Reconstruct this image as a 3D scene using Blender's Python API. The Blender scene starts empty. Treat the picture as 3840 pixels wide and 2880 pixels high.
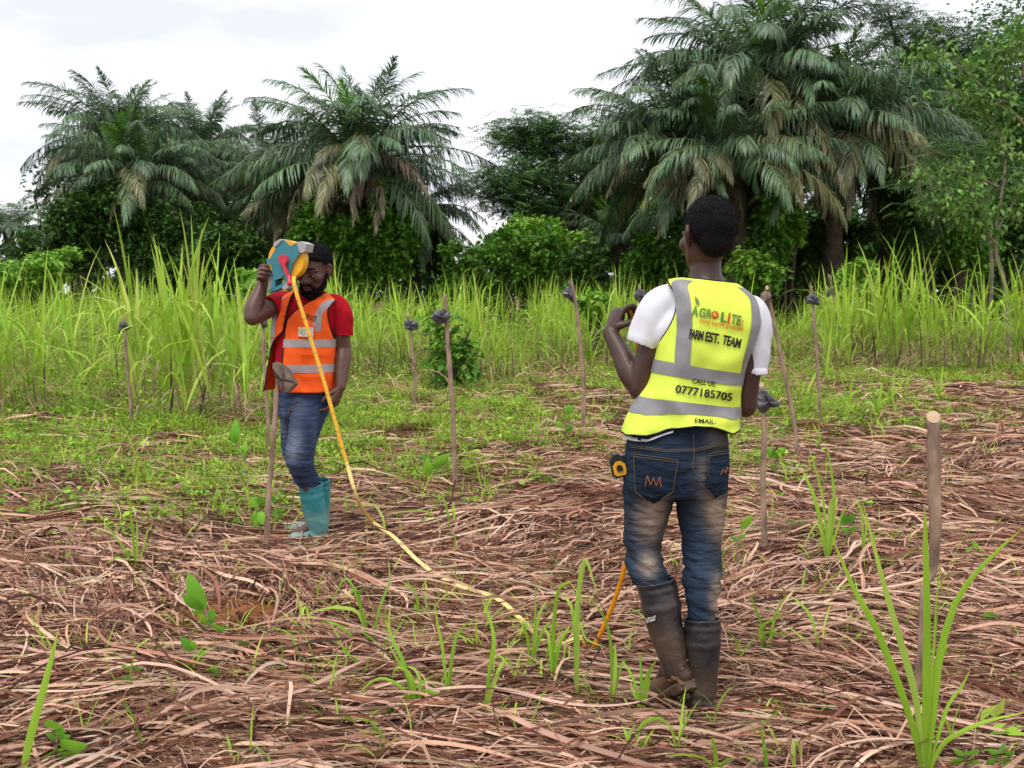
import bpy, math, random
import numpy as np
from mathutils import Vector, Matrix, noise
from mathutils.bvhtree import BVHTree

random.seed(7); RNG = np.random.default_rng(11)
SC = bpy.context.scene
COL = SC.collection
PI = math.pi

# ------------------------------------------------------------------ camera
FPX, CX, CY = 4000.0, 1920.0, 1440.0
PITCH = math.atan(328/4000.0)
CAMH = 1.416
cam_d = bpy.data.cameras.new('camera'); cam = bpy.data.objects.new('camera', cam_d); COL.objects.link(cam)
cam_d.sensor_fit = 'HORIZONTAL'; cam_d.sensor_width = 36.0; cam_d.lens = 36.0*FPX/3840.0
cam_d.clip_start = 0.05; cam_d.clip_end = 3000
cam.location = (0, 0, CAMH); cam.rotation_euler = (PI/2-PITCH, 0, 0)
cam_d.dof.use_dof = True; cam_d.dof.focus_distance = 4.2; cam_d.dof.aperture_fstop = 9.0
SC.camera = cam

# ------------------------------------------------------------------ sky and sun
SUN_EL, SUN_AZ = math.radians(62), math.radians(205)      # azimuth clockwise from +Y
w = bpy.data.worlds.new('World'); SC.world = w; w.use_nodes = True
nt = w.node_tree; nt.nodes.clear()
def N(t, **k):
    n = nt.nodes.new(t)
    for a, b in k.items(): setattr(n, a, b)
    return n
out = N('ShaderNodeOutputWorld'); bg = N('ShaderNodeBackground'); bg.inputs['Strength'].default_value = 0.12
sky = N('ShaderNodeTexSky', sky_type='NISHITA'); sky.sun_disc = False
sky.sun_elevation = SUN_EL; sky.sun_rotation = SUN_AZ; sky.air_density = 1.0; sky.dust_density = 2.0
tc = N('ShaderNodeTexCoord'); mp = N('ShaderNodeMapping'); mp.inputs['Scale'].default_value = (1.0, 1.0, 3.6)
mp.inputs['Location'].default_value = (0.35, 0.2, 0.15)
nz = N('ShaderNodeTexNoise'); nz.inputs['Scale'].default_value = 3.4; nz.inputs['Detail'].default_value = 5; nz.inputs['Roughness'].default_value = 0.5
rmp = N('ShaderNodeValToRGB'); rmp.color_ramp.elements[0].position = 0.34; rmp.color_ramp.elements[1].position = 0.58
rmp.color_ramp.elements[0].color = (0.60, 0.62, 0.69, 1); rmp.color_ramp.elements[1].color = (0.86, 0.87, 0.89, 1)
mul = N('ShaderNodeVectorMath', operation='SCALE'); mul.inputs['Scale'].default_value = 8.6
mix = N('ShaderNodeMixRGB'); mix.inputs['Fac'].default_value = 0.93
nt.links.new(tc.outputs['Generated'], mp.inputs['Vector']); nt.links.new(mp.outputs['Vector'], nz.inputs['Vector'])
nt.links.new(nz.outputs['Fac'], rmp.inputs['Fac']); nt.links.new(rmp.outputs['Color'], mul.inputs[0])
nt.links.new(sky.outputs['Color'], mix.inputs['Color1']); nt.links.new(mul.outputs['Vector'], mix.inputs['Color2'])
nt.links.new(mix.outputs['Color'], bg.inputs['Color']); nt.links.new(bg.outputs['Background'], out.inputs['Surface'])
sun_d = bpy.data.lights.new('sun', 'SUN'); sun = bpy.data.objects.new('sun', sun_d); COL.objects.link(sun)
sun_d.energy = 1.5; sun_d.angle = math.radians(28); sun_d.color = (1.0, 0.96, 0.9)
sd = Vector((math.sin(SUN_AZ)*math.cos(SUN_EL), math.cos(SUN_AZ)*math.cos(SUN_EL), math.sin(SUN_EL)))
sun.rotation_euler = sd.to_track_quat('Z', 'Y').to_euler(); sun.location = (0, 0, 30)
SC.cycles.max_bounces = 5; SC.cycles.diffuse_bounces = 3; SC.cycles.glossy_bounces = 2; SC.cycles.transmission_bounces = 3
SC.view_settings.view_transform = 'Standard'; SC.view_settings.look = 'None'
SC.view_settings.exposure = 0.58; SC.view_settings.gamma = 1.0; SC.view_settings.use_curve_mapping = False

# ------------------------------------------------------------------ pixel helpers (photograph pixels -> directions)
_c, _s = math.cos(PITCH), math.sin(PITCH)
def ray(px, py):
    dx = (px-CX)/FPX; dy = -(py-CY)/FPX
    return Vector((dx, _c+dy*_s, -_s+dy*_c))
def P(px, py, Y):
    d = ray(px, py); t = Y/d.y
    return Vector((t*d.x, Y, CAMH+t*d.z))
FLAT = []                                   # (x, y, r): level ground under the people
def gz(x, y):
    x = np.asarray(x, float); y = np.asarray(y, float)
    a = 0.030*np.sin(1.3*x+0.7*y+0.4)+0.022*np.sin(2.7*x-1.9*y+1.0)+0.014*np.sin(5.3*x+4.1*y)+0.010*np.sin(8.7*x-7.3*y+2.0)
    for fx, fy, r in FLAT:
        k = np.exp(-((x-fx)**2+(y-fy)**2)/(r*r)); a = a*(1-k)
    return a
def G(px, py, h=0.0):
    """the ground at a pixel; h: thickness of the litter that hides it"""
    z = 0.0
    for _ in range(6):
        d = ray(px, py); t = (z+h-CAMH)/d.z
        x, y = t*d.x, t*d.y; z = float(gz(x, y))
    return Vector((x, y, z))
def to_px(x, y, z):
    x, y, z = np.asarray(x), np.asarray(y), np.asarray(z)-CAMH
    dep = y*_c - z*_s; up = y*_s + z*_c
    return CX+FPX*x/dep, CY-FPX*up/dep

# ------------------------------------------------------------------ mesh helpers
def mkmesh(name, V, F, col=None, smooth=False):
    V = np.ascontiguousarray(V, np.float32).reshape(-1, 3)
    me = bpy.data.meshes.new(name)
    if isinstance(F, np.ndarray):
        m, k = F.shape
        me.vertices.add(len(V)); me.vertices.foreach_set('co', V.ravel())
        me.loops.add(m*k); me.loops.foreach_set('vertex_index', np.ascontiguousarray(F, np.int32).ravel())
        me.polygons.add(m); me.polygons.foreach_set('loop_start', np.arange(0, m*k, k, dtype=np.int32))
        me.update(calc_edges=True)
    else:
        me.from_pydata([tuple(v) for v in V], [], [tuple(int(i) for i in f) for f in F]); me.update()
    if smooth: me.polygons.foreach_set('use_smooth', np.ones(len(me.polygons), bool))
    if col is not None: setcol(me, col)
    return me
def setcol(me, col, name='Col'):
    c = np.ones((len(me.vertices), 4), np.float32); c[:, :3] = col
    a = me.color_attributes.new(name, 'FLOAT_COLOR', 'POINT'); a.data.foreach_set('color', c.ravel())
def setval(me, name, v):
    a = me.attributes.new(name, 'FLOAT', 'POINT'); a.data.foreach_set('value', np.ascontiguousarray(v, np.float32))
def coords(me):
    a = np.empty(len(me.vertices)*3, np.float32); me.vertices.foreach_get('co', a); return a.reshape(-1, 3)
def normals(me):
    a = np.empty(len(me.vertices)*3, np.float32); me.vertex_normals.foreach_get('vector', a); return a.reshape(-1, 3)
def setco(me, a):
    me.vertices.foreach_set('co', np.ascontiguousarray(a, np.float32).ravel()); me.update()
def obj(name, me, m=None, parent=None, loc=None):
    o = bpy.data.objects.new(name, me); COL.objects.link(o)
    if m is not None and me is not None and len(me.materials) == 0: me.materials.append(m)
    if parent is not None: o.parent = parent
    if loc is not None: o.location = loc
    return o
def empty(name, loc=(0, 0, 0), rz=0):
    o = bpy.data.objects.new(name, None); COL.objects.link(o); o.location = loc; o.rotation_euler = (0, 0, rz)
    o.empty_display_size = 0.1
    return o
def tag(o, label=None, cat=None, group=None, kind=None):
    if label: o['label'] = label
    if cat: o['category'] = cat
    if group: o['group'] = group
    if kind: o['kind'] = kind
    return o

class Soup:
    """collects closed shells; build() makes one mesh, remesh() fuses them into one continuous surface"""
    def __init__(s): s.V = []; s.F = []; s.n = 0
    def add(s, V, F):
        s.V += [tuple(v) for v in V]; s.F += [tuple(i+s.n for i in f) for f in F]; s.n += len(V); return s
    def rings(s, rings, cap=True):
        n = len(rings[0]); V = [p for r in rings for p in r]; F = []
        for i in range(len(rings)-1):
            for j in range(n):
                F.append((i*n+j, i*n+(j+1) % n, (i+1)*n+(j+1) % n, (i+1)*n+j))
        if cap:
            F.append(tuple(range(n-1, -1, -1))); b = (len(rings)-1)*n; F.append(tuple(b+j for j in range(n)))
        return s.add(V, F)
    def tube(s, pts, radii, n=14, sub=4, flat=1.0, ref=None, rnd=True):
        rs, fr = tube_rings(pts, radii, n, sub, flat, ref, rnd); return s.rings(rs)
    def ball(s, c, r, n=14, m=10, rot=None):
        c = Vector(c); r = (r, r, r) if not hasattr(r, '__len__') else r
        rg = []
        for i in range(m+1):
            th = 0.04+(PI-0.08)*i/m; ring = []
            for j in range(n):
                ph = 2*PI*j/n; v = Vector((r[0]*math.sin(th)*math.cos(ph), r[1]*math.sin(th)*math.sin(ph), -r[2]*math.cos(th)))
                if rot is not None: v = rot @ v
                ring.append(c+v)
            rg.append(ring)
        return s.rings(rg)
    def box(s, c, h, rot=None, bev=0.0):
        c = Vector(c); V = []
        for sx in (-1, 1):
            for sy in (-1, 1):
                for sz in (-1, 1):
                    v = Vector((sx*h[0], sy*h[1], sz*h[2])); V.append(c+(rot @ v if rot is not None else v))
        return s.add(V, [(0, 1, 3, 2), (4, 6, 7, 5), (0, 4, 5, 1), (2, 3, 7, 6), (0, 2, 6, 4), (1, 5, 7, 3)])
    def prism(s, poly, y0, y1, M=None):
        """polygon of (x, z) extruded along local y"""
        n = len(poly); V = [Vector((x, y0, z)) for x, z in poly]+[Vector((x, y1, z)) for x, z in poly]
        if M is not None: V = [M @ v for v in V]
        F = [tuple(range(n)), tuple(range(2*n-1, n-1, -1))]+[(i, i+n, (i+1) % n+n, (i+1) % n) for i in range(n)]
        return s.add(V, F)
    def mesh(s, name, smooth=True):
        me = bpy.data.meshes.new(name); me.from_pydata(s.V, [], s.F); me.update()
        if smooth: me.polygons.foreach_set('use_smooth', np.ones(len(me.polygons), bool))
        return me
    def remesh(s, name, vox=0.006, it=4, fac=0.5):
        me = s.mesh(name+'_tmp'); o = bpy.data.objects.new('tmp', me); COL.objects.link(o)
        r = o.modifiers.new('r', 'REMESH'); r.mode = 'VOXEL'; r.voxel_size = vox; r.use_smooth_shade = True
        if it:
            q = o.modifiers.new('s', 'SMOOTH'); q.factor = fac; q.iterations = it
        dg = bpy.context.evaluated_depsgraph_get(); ev = o.evaluated_get(dg)
        out = bpy.data.meshes.new_from_object(ev); out.name = name
        bpy.data.objects.remove(o); bpy.data.meshes.remove(me)
        out.polygons.foreach_set('use_smooth', np.ones(len(out.polygons), bool))
        return out
def cr(pts, sub):
    """Catmull-Rom through vectors or numbers"""
    n = len(pts); res = []
    for i in range(n-1):
        p0, p1, p2, p3 = pts[max(i-1, 0)], pts[i], pts[i+1], pts[min(i+2, n-1)]
        for k in range(sub):
            t = k/sub
            res.append(0.5*((2*p1)+(p2-p0)*t+(2*p0-5*p1+4*p2-p3)*t*t+(3*p1-p0-3*p2+p3)*t*t*t))
    res.append(pts[-1]*1.0); return res
def tube_rings(pts, radii, n=14, sub=4, flat=1.0, ref=None, rnd=True):
    pts = [Vector(p) for p in pts]
    if not hasattr(radii, '__len__'): radii = [radii]*len(pts)
    if sub > 1:
        c = cr(pts, sub); r = cr([float(x) for x in radii], sub)
    else: c, r = pts, list(radii)
    T = [(c[min(i+1, len(c)-1)]-c[max(i-1, 0)]).normalized() for i in range(len(c))]
    a = Vector(ref) if ref is not None else (Vector((1, 0, 0)) if abs(T[0].x) < 0.8 else Vector((0, 1, 0)))
    rings = []; u = a
    for i in range(len(c)):
        u = (u - T[i]*u.dot(T[i])).normalized(); v = T[i].cross(u)
        rings.append([c[i]+u*(r[i]*math.cos(2*PI*j/n))+v*(r[i]*flat*math.sin(2*PI*j/n)) for j in range(n)])
    if rnd:
        def capr(i, sg):
            u0 = rings[i]; ctr = c[i]; o = []
            for k in (0.5, 0.85, 0.98):
                h = math.sqrt(max(0, 1-(1-k)**2)) if False else k
                s_ = math.sqrt(max(0.0, 1-h*h))
                o.append([ctr+(p-ctr)*max(s_, 0.05)+T[i]*(sg*h*r[i]*min(1, flat)) for p in u0])
            return o
        st = capr(0, -1); en = capr(len(c)-1, 1)
        rings = st[::-1]+rings+en
    return rings, T

def fbm(p, o=3): return noise.fractal(p, 1.0, 2.0, o)
def displace(me, f):
    """move each vertex along its normal by f(co)"""
    a = coords(me); nn = normals(me)
    d = np.array([f(v) for v in a], np.float32); setco(me, a+nn*d[:, None])

# ------------------------------------------------------------------ materials
def lin(r, g, b):
    f = lambda c: (c/255/12.92) if c/255 <= 0.04045 else ((c/255+0.055)/1.055)**2.4
    return (f(r), f(g), f(b))
def mat(name, base=(0.5, 0.5, 0.5), rough=0.6, spec=0.4, nscale=0, namt=0.25, bump=0, bscale=60, attr=None, transl=0.0,
        objrand=0.0, extra=None, tcol=None, detail=4, stretch=None, dirt=None, bdist=0.01, bdet=4):
    m = bpy.data.materials.new(name); m.use_nodes = True; t = m.node_tree; t.nodes.clear(); L = t.links.new
    def n(ty, **k):
        q = t.nodes.new(ty)
        for a, b in k.items(): setattr(q, a, b)
        return q
    o = n('ShaderNodeOutputMaterial'); p = n('ShaderNodeBsdfPrincipled')
    p.inputs['Roughness'].default_value = rough; p.inputs['Specular IOR Level'].default_value = spec
    tc = n('ShaderNodeTexCoord'); vec = tc.outputs['Object']
    if stretch:
        mp = n('ShaderNodeMapping'); mp.inputs['Scale'].default_value = stretch; L(vec, mp.inputs['Vector']); vec = mp.outputs['Vector']
    if attr:
        a = n('ShaderNodeAttribute', attribute_name=attr); c = a.outputs['Color']
    else:
        rgb = n('ShaderNodeRGB'); rgb.outputs[0].default_value = (*base, 1); c = rgb.outputs[0]
    if nscale:
        z = n('ShaderNodeTexNoise'); z.inputs['Scale'].default_value = nscale; z.inputs['Detail'].default_value = detail; L(vec, z.inputs['Vector'])
        mr = n('ShaderNodeMapRange'); mr.inputs['From Min'].default_value = 0.25; mr.inputs['From Max'].default_value = 0.75
        mr.inputs['To Min'].default_value = 1-namt; mr.inputs['To Max'].default_value = 1+namt; L(z.outputs['Fac'], mr.inputs['Value'])
        sc = n('ShaderNodeVectorMath', operation='SCALE'); L(c, sc.inputs[0]); L(mr.outputs['Result'], sc.inputs['Scale']); c = sc.outputs['Vector']
    if objrand:
        oi = n('ShaderNodeObjectInfo'); mr = n('ShaderNodeMapRange'); mr.inputs['To Min'].default_value = 1-objrand; mr.inputs['To Max'].default_value = 1+objrand
        L(oi.outputs['Random'], mr.inputs['Value'])
        sc = n('ShaderNodeVectorMath', operation='SCALE'); L(c, sc.inputs[0]); L(mr.outputs['Result'], sc.inputs['Scale']); c = sc.outputs['Vector']
    if dirt:      # (attribute, colour): wear or mud spread with its own shape stored on the mesh
        for an, dc in dirt:
            a = n('ShaderNodeAttribute', attribute_name=an); z = n('ShaderNodeTexNoise'); z.inputs['Scale'].default_value = 38; z.inputs['Detail'].default_value = 5
            L(tc.outputs['Object'], z.inputs['Vector'])
            ad = n('ShaderNodeMath', operation='MULTIPLY_ADD'); ad.inputs[1].default_value = 0.9; ad.inputs[2].default_value = -0.45; L(z.outputs['Fac'], ad.inputs[0])
            sm = n('ShaderNodeMath', operation='MULTIPLY_ADD'); L(ad.outputs[0], sm.inputs[0]); L(a.outputs['Fac'], sm.inputs[1]); L(a.outputs['Fac'], sm.inputs[2]); sm.use_clamp = True
            mx = n('ShaderNodeMixRGB'); mx.inputs['Color2'].default_value = (*dc, 1); L(sm.outputs[0], mx.inputs['Fac']); L(c, mx.inputs['Color1']); c = mx.outputs['Color']
    L(c, p.inputs['Base Color'])
    if bump:
        z = n('ShaderNodeTexNoise'); z.inputs['Scale'].default_value = bscale; z.inputs['Detail'].default_value = bdet; L(vec, z.inputs['Vector'])
        b = n('ShaderNodeBump'); b.inputs['Strength'].default_value = min(1, bump); b.inputs['Distance'].default_value = bdist; L(z.outputs['Fac'], b.inputs['Height']); L(b.outputs['Normal'], p.inputs['Normal'])
    sh = p.outputs['BSDF']
    if transl:
        tr = n('ShaderNodeBsdfTranslucent'); L(c, tr.inputs['Color']); mx = n('ShaderNodeMixShader'); mx.inputs['Fac'].default_value = transl
        L(sh, mx.inputs[1]); L(tr.outputs['BSDF'], mx.inputs[2]); sh = mx.outputs['Shader']
    L(sh, o.inputs['Surface']); return m

M = {}
M['soil'] = mat('soil', (0.115, 0.048, 0.026), 0.95, 0.15, nscale=6, namt=0.5, bump=1.0, bscale=35)
M['litter'] = mat('litter', attr='Col', rough=0.7, spec=0.16, nscale=9, namt=0.18, transl=0.08)
M['leaf'] = mat('leaf', attr='Col', rough=0.5, spec=0.22, nscale=3, namt=0.15, transl=0.32)
M['dleaf'] = mat('tree_leaf', attr='Col', rough=0.5, spec=0.22, nscale=0.5, namt=0.3, transl=0.28, objrand=0.15)
M['frond'] = mat('frond', attr='Col', rough=0.42, spec=0.5, transl=0.2, objrand=0.28)
M['bark'] = mat('bark', (0.085, 0.062, 0.048), 0.9, 0.2, nscale=7, namt=0.5, bump=1, bscale=25)
M['palebark'] = mat('pale_bark', (0.24, 0.19, 0.15), 0.85, 0.2, nscale=8, namt=0.4, bump=0.7, bscale=25)
# ------------------------------------------------------------------ ground
BX, BY = 0.62, 3.58      # standing place of the near man
AX, AY = -1.18, 6.22     # standing place of the far man
FLAT += [(BX, BY, 0.8), (AX, AY, 0.8)]
xs = np.concatenate([[-900, -400, -180, -90, -50, -30, -20, -15], np.arange(-12, 12.01, 0.12), [15, 20, 30, 50, 90, 180, 400, 900]])
ys = np.concatenate([[-300, -60, -20, -8, -3, -1], np.arange(0, 24.01, 0.12), [26, 29, 33, 38, 45, 60, 90, 150, 300, 700, 1500]])
X, Y = np.meshgrid(xs, ys, indexing='ij'); Z = gz(X, Y)-0.02
Z = np.where((np.abs(X) > 13) | (Y > 25) | (Y < -0.5), -0.03, Z)
nx, ny = X.shape
idx = np.arange(nx*ny).reshape(nx, ny)
Fq = np.stack([idx[:-1, :-1], idx[1:, :-1], idx[1:, 1:], idx[:-1, 1:]], -1).reshape(-1, 4)
ground = obj('ground', mkmesh('ground', np.stack([X, Y, Z], -1), Fq, smooth=True), M['soil']); tag(ground, kind='structure')
ground['label'] = 'reddish brown soil of the cleared field'

# ------------------------------------------------------------------ strip generators
def strip_mesh_arrays(C, D, col):
    """C (n,K,3) centre lines, D (n,K,3) half-width vectors -> verts, quads, per-vertex colours"""
    n, K, _ = C.shape
    V = np.stack([C-D, C+D], 2).reshape(-1, 3)
    b = (np.arange(n)*K*2)[:, None]+(np.arange(K-1)*2)[None, :]
    F = np.stack([b, b+1, b+3, b+2], -1).reshape(-1, 4)
    c = np.repeat(col, K*2, axis=0)
    return V, F, c
def lying(base, head, L, W, K, arch, curl, roll, rng, s2=None):
    """leaves lying on the ground"""
    n = len(L); s = np.linspace(0, 1, K)[None, :]
    h = head[:, None]+curl[:, None]*(s-0.5)+(rng.normal(0, 0.2, (n, 1)))*np.sin(2*PI*s+rng.uniform(0, 6, (n, 1)))
    step = (L/(K-1))[:, None]
    x = base[:, 0:1]+np.cumsum(np.cos(h)*step, 1)-np.cos(head)[:, None]*L[:, None]/2
    y = base[:, 1:2]+np.cumsum(np.sin(h)*step, 1)-np.sin(head)[:, None]*L[:, None]/2
    z = base[:, 2:3]+gz(x, y)+arch[:, None]*np.sin(PI*np.clip(s*rng.uniform(0.8, 1.25, (n, 1)), 0, 1))+0.004*np.sin(s*rng.uniform(4, 14, (n, 1))+rng.uniform(0, 6, (n, 1)))
    C = np.stack([x, y, z], -1)
    wp = W[:, None]*np.clip(np.minimum(1.0, 4*s+0.35)*(1-s**4)**0.8, 0.08, 1)
    r = roll[:, None]+rng.normal(0, 0.9, (n, 1))*s
    D = np.stack([-np.sin(h)*np.cos(r), np.cos(h)*np.cos(r), np.sin(r)], -1)*wp[..., None]*0.5
    return C, D
def standing(base, az, L, W, K, e0, bend, rng, pw=1.6, tw=None):
    """upright blades that arch over"""
    n = len(L); s = np.linspace(0, 1, K)[None, :]
    e = e0[:, None]-bend[:, None]*s**pw
    step = (L/(K-1))[:, None]
    dh = np.cumsum(np.cos(e)*step, 1)-np.cos(e[:, :1])*step; dz = np.cumsum(np.sin(e)*step, 1)-np.sin(e[:, :1])*step
    az2 = az[:, None]+rng.normal(0, 0.12, (n, 1))*s
    C = np.stack([base[:, 0:1]+dh*np.cos(az2), base[:, 1:2]+dh*np.sin(az2), base[:, 2:3]+dz], -1)
    wp = W[:, None]*np.clip((0.45+1.2*s)*(s < 0.35)+0.87*(s >= 0.35), 0, 1)*(1-s**3)**0.9+0.0008
    t = az+PI/2+(rng.normal(0, 0.5, n) if tw is None else tw)
    D = np.stack([np.cos(t)[:, None]+0*s, np.sin(t)[:, None]+0*s, 0*s+rng.normal(0, 0.25, (n, 1))], -1)*wp[..., None]*0.5
    return C, D
def pal(cols, n, rng, var=0.18):
    c = np.array(cols)[rng.integers(0, len(cols), n)]
    return np.clip(c*(1+rng.normal(0, var, (n, 1)))*(1+rng.normal(0, 0.04, (n, 3))), 0.004, 0.95)
DRY = [(0.485, 0.284, 0.193), (0.563, 0.351, 0.246), (0.388, 0.198, 0.127), (0.66, 0.441, 0.324), (0.213, 0.09, 0.056), (0.097, 0.039, 0.025), (0.456, 0.27, 0.193), (0.053, 0.023, 0.016), (0.543, 0.324, 0.221), (0.136, 0.058, 0.036), (0.504, 0.36, 0.246), (0.291, 0.14, 0.09)]
def field_points(n, y0, y1, rng, side=1.0, pw=1.0):
    """points on the ground spread over the view wedge and a margin beside it"""
    u = rng.random(n)**pw; y = np.sqrt(y0*y0+u*(y1*y1-y0*y0)); x = rng.uniform(-1, 1, n)*(0.52*y+side)
    return x, y
def lnoise(x, y, s, seed=0.0):
    return (np.sin(x*s*1.7+seed)+np.sin(y*s*2.3+seed*1.7+1.1*np.sin(x*s))+np.sin((x+y)*s*1.3+seed*0.6)+np.sin((x*0.6-y)*s*3.1+seed))/4

# how green the ground is, read off the photograph per ground position
def green(x, y):
    px, py = to_px(x, y, 0*x)
    g = np.zeros_like(x)
    def bl(cx, cy, rx, ry, a): return a*np.exp(-((px-cx)/rx)**2-((py-cy)/ry)**2)
    g += bl(250, 1720, 620, 190, 1.15)+bl(900, 1690, 430, 170, 1.0)+bl(1480, 1620, 420, 130, 0.95)+bl(180, 1900, 330, 70, 0.6)
    g += bl(1500, 1760, 300, 60, 0.55)+bl(2150, 1690, 330, 45, 0.6)+bl(2000, 1560, 300, 60, 0.5)+bl(900, 1950, 220, 60, 0.6)+bl(2850, 1590, 240, 60, 0.5)
    g += bl(3000, 1540, 500, 60, 0.45)+bl(2900, 1800, 200, 70, 0.35)+bl(250, 2750, 260, 130, 0.33)+bl(3700, 2820, 200, 110, 0.4)+bl(470, 2080, 230, 60, 0.35)
    g += bl(1750, 1870, 160, 50, 0.25)+bl(2000, 2500, 350, 120, 0.16)+bl(1600, 2700, 500, 150, 0.10)+bl(3300, 2050, 600, 300, 0.08)
    g += bl(250, 1960, 420, 90, 0.5)+bl(1250, 1870, 420, 70, 0.35)+bl(2000, 1800, 400, 60, 0.3)+bl(3300, 1600, 500, 70, 0.22)+bl(2600, 1440, 700, 40, 0.6)+bl(3600, 1405, 500, 35, 0.55)+bl(2750, 1700, 250, 90, 0.4)
    g += bl(1350, 2330, 260, 90, 0.12)+bl(2150, 2480, 280, 130, 0.16)+bl(3250, 2560, 300, 160, 0.06)+bl(700, 2520, 300, 120, 0.08)
    return g*np.clip(0.66+1.4*lnoise(x, y, 1.9, 2.0)+0.8*lnoise(x, y, 5.0, 1.0), 0.04, 1.6)
rng = np.random.default_rng(3)
# the loose mass of dry cane leaves
Vs, Fs, Cs = [], [], []; off = 0
def push(V, F, c):
    global off
    Vs.append(V); Fs.append(F+off); Cs.append(c); off += len(V)
def litter(n, y0, y1, K, Lr, Wr, hmax, side=1.2):
    x, y = field_points(n, y0, y1, rng, side)
    keep = rng.random(n) > np.clip(green(x, y)*0.78, 0, 0.78)
    keep &= ~((((x+0.98)/0.55)**2+((y-4.48)/0.28)**2 < 1) & (rng.random(n) < 0.9))         # the dug patch of red soil
    keep &= lnoise(x, y, 2.3, 5.0) > -0.62
    x, y = x[keep], y[keep]; n = len(x)
    h = 1.5*lnoise(x, y, 0.9, 1.0)+rng.normal(0, 0.42, n)
    rr = rng.random(n); h = np.where(rr < 0.17, rng.uniform(0, PI, n), h)
    h = h+PI*(rng.random(n) < 0.5)
    L = rng.uniform(*Lr, n)*rng.uniform(0.5, 1, n); W = rng.uniform(*Wr, n)
    lay = rng.random(n)
    low = 1-0.8*np.exp(-((x-BX)**2+(y-BY)**2)/0.38**2)-0.8*np.exp(-((x-AX)**2+(y-AY+.1)**2)/0.5**2)
    base = np.stack([x, y, lay*hmax*(0.65+0.5*lnoise(x, y, 1.4, 7.0))*low+0.004], -1)
    arch = np.abs(rng.normal(0, 0.018, n))*(1+2.5*(rng.random(n) < 0.08))*low
    C, D = lying(base, h, L, W, K, arch, rng.normal(0, 0.5, n)*(1+2.5*(rng.random(n) < .10)), rng.normal(0, 0.55, n), rng)
    col = pal(DRY, n, rng)
    push(*strip_mesh_arrays(C, D, np.clip(col, 0, 1)))
litter(34000, 2.3, 5.2, 9, (0.3, 1.05), (0.003, 0.014), 0.065)
litter(31000, 5.0, 10.0, 6, (0.35, 1.1), (0.005, 0.018), 0.070)
litter(26000, 9.8, 25.0, 5, (0.35, 1.0), (0.010, 0.028), 0.065)
litter(34000, 2.3, 6.0, 4, (0.05, 0.30), (0.002, 0.008), 0.075)
lit = obj('leaf_litter', mkmesh('leaf_litter', np.concatenate(Vs), np.concatenate(Fs), np.concatenate(Cs), smooth=True), M['litter'])
tag(lit, 'tangled mass of dry tan cane leaves covering the cleared field', 'leaf litter', kind='stuff')
# the largest dry leaves, one by one
nl = 260
x, y = field_points(nl*2, 2.7, 5.4, rng, 0.2); k = (green(x, y) < 0.35) & ((x-BX)**2+(y-BY)**2 > .2) & ((x-AX)**2+(y-AY)**2 > .3) & ~(((x+0.98)/0.6)**2+((y-4.48)/0.35)**2 < 1); x, y = x[k][:nl], y[k][:nl]
n = len(x)
h = 1.3*lnoise(x, y, 0.9, 1.0)+rng.normal(0, 0.4, n)+PI*(rng.random(n) < .5)
L = rng.uniform(0.5, 1.15, n); W = rng.uniform(0.010, 0.020, n)
C, D = lying(np.stack([0*x, 0*y, rng.uniform(0.05, 0.085, n)], -1)+np.stack([x, y, 0*x], -1), h, L, W, 24, np.abs(rng.normal(0.012, 0.016, n)), rng.normal(0, 0.9, n), rng.normal(0, 0.35, n), rng)
cl = pal(DRY[:5], n, rng, 0.12)
up = np.array([0, 0, 1.0])
for i in range(n):
    # folded along the midrib: three points across
    Cc, Dd = C[i], D[i]
    V = np.stack([Cc-Dd, Cc-up*W[i]*0.14, Cc+Dd], 1).reshape(-1, 3); o0 = V.mean(0); o0[2] = V[:, 2].min()
    b = np.arange(23)*3; F = np.concatenate([np.stack([b, b+1, b+4, b+3], -1), np.stack([b+1, b+2, b+5, b+4], -1)])
    obj('dry_leaf', mkmesh('dry_leaf', V-o0, F, np.repeat(cl[i:i+1], len(V), 0), smooth=True), M['litter'], ground, tuple(o0))

# the dug patch of red soil by the seedling
M['redsoil'] = mat('red_soil', (0.20, 0.082, 0.034), 0.95, 0.1, nscale=14, namt=0.45, bump=1, bscale=60)
c0 = G(690, 2320); q = Soup()
nr, na = 14, 40; V = []; F = []
for i in range(nr+1):
    for j in range(na):
        r = i/nr; a = 2*PI*j/na; R = (0.50+0.10*math.sin(3*a)+0.05*math.sin(7*a+1))*r
        px_, py_ = c0.x+R*math.cos(a), c0.y+0.55*R*math.sin(a)
        hh = 0.055*(1-r*r)*(0.8+0.9*noise.noise(Vector((px_*9, py_*9, 0))))+0.022*noise.noise(Vector((px_*28, py_*28, 3)))
        V.append((px_-c0.x, py_-c0.y, float(gz(px_, py_))-c0.z+hh-0.018*r*r+0.002))
for i in range(nr):
    for j in range(na): F.append((i*na+j, i*na+(j+1) % na, (i+1)*na+(j+1) % na, (i+1)*na+j))
sm = obj('soil_mound', mkmesh('soil_mound', V, F, smooth=True), M['redsoil'], None, tuple(c0)); tag(sm, 'low crumbly mound of red soil around the large-leaved seedling', 'soil mound')
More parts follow.
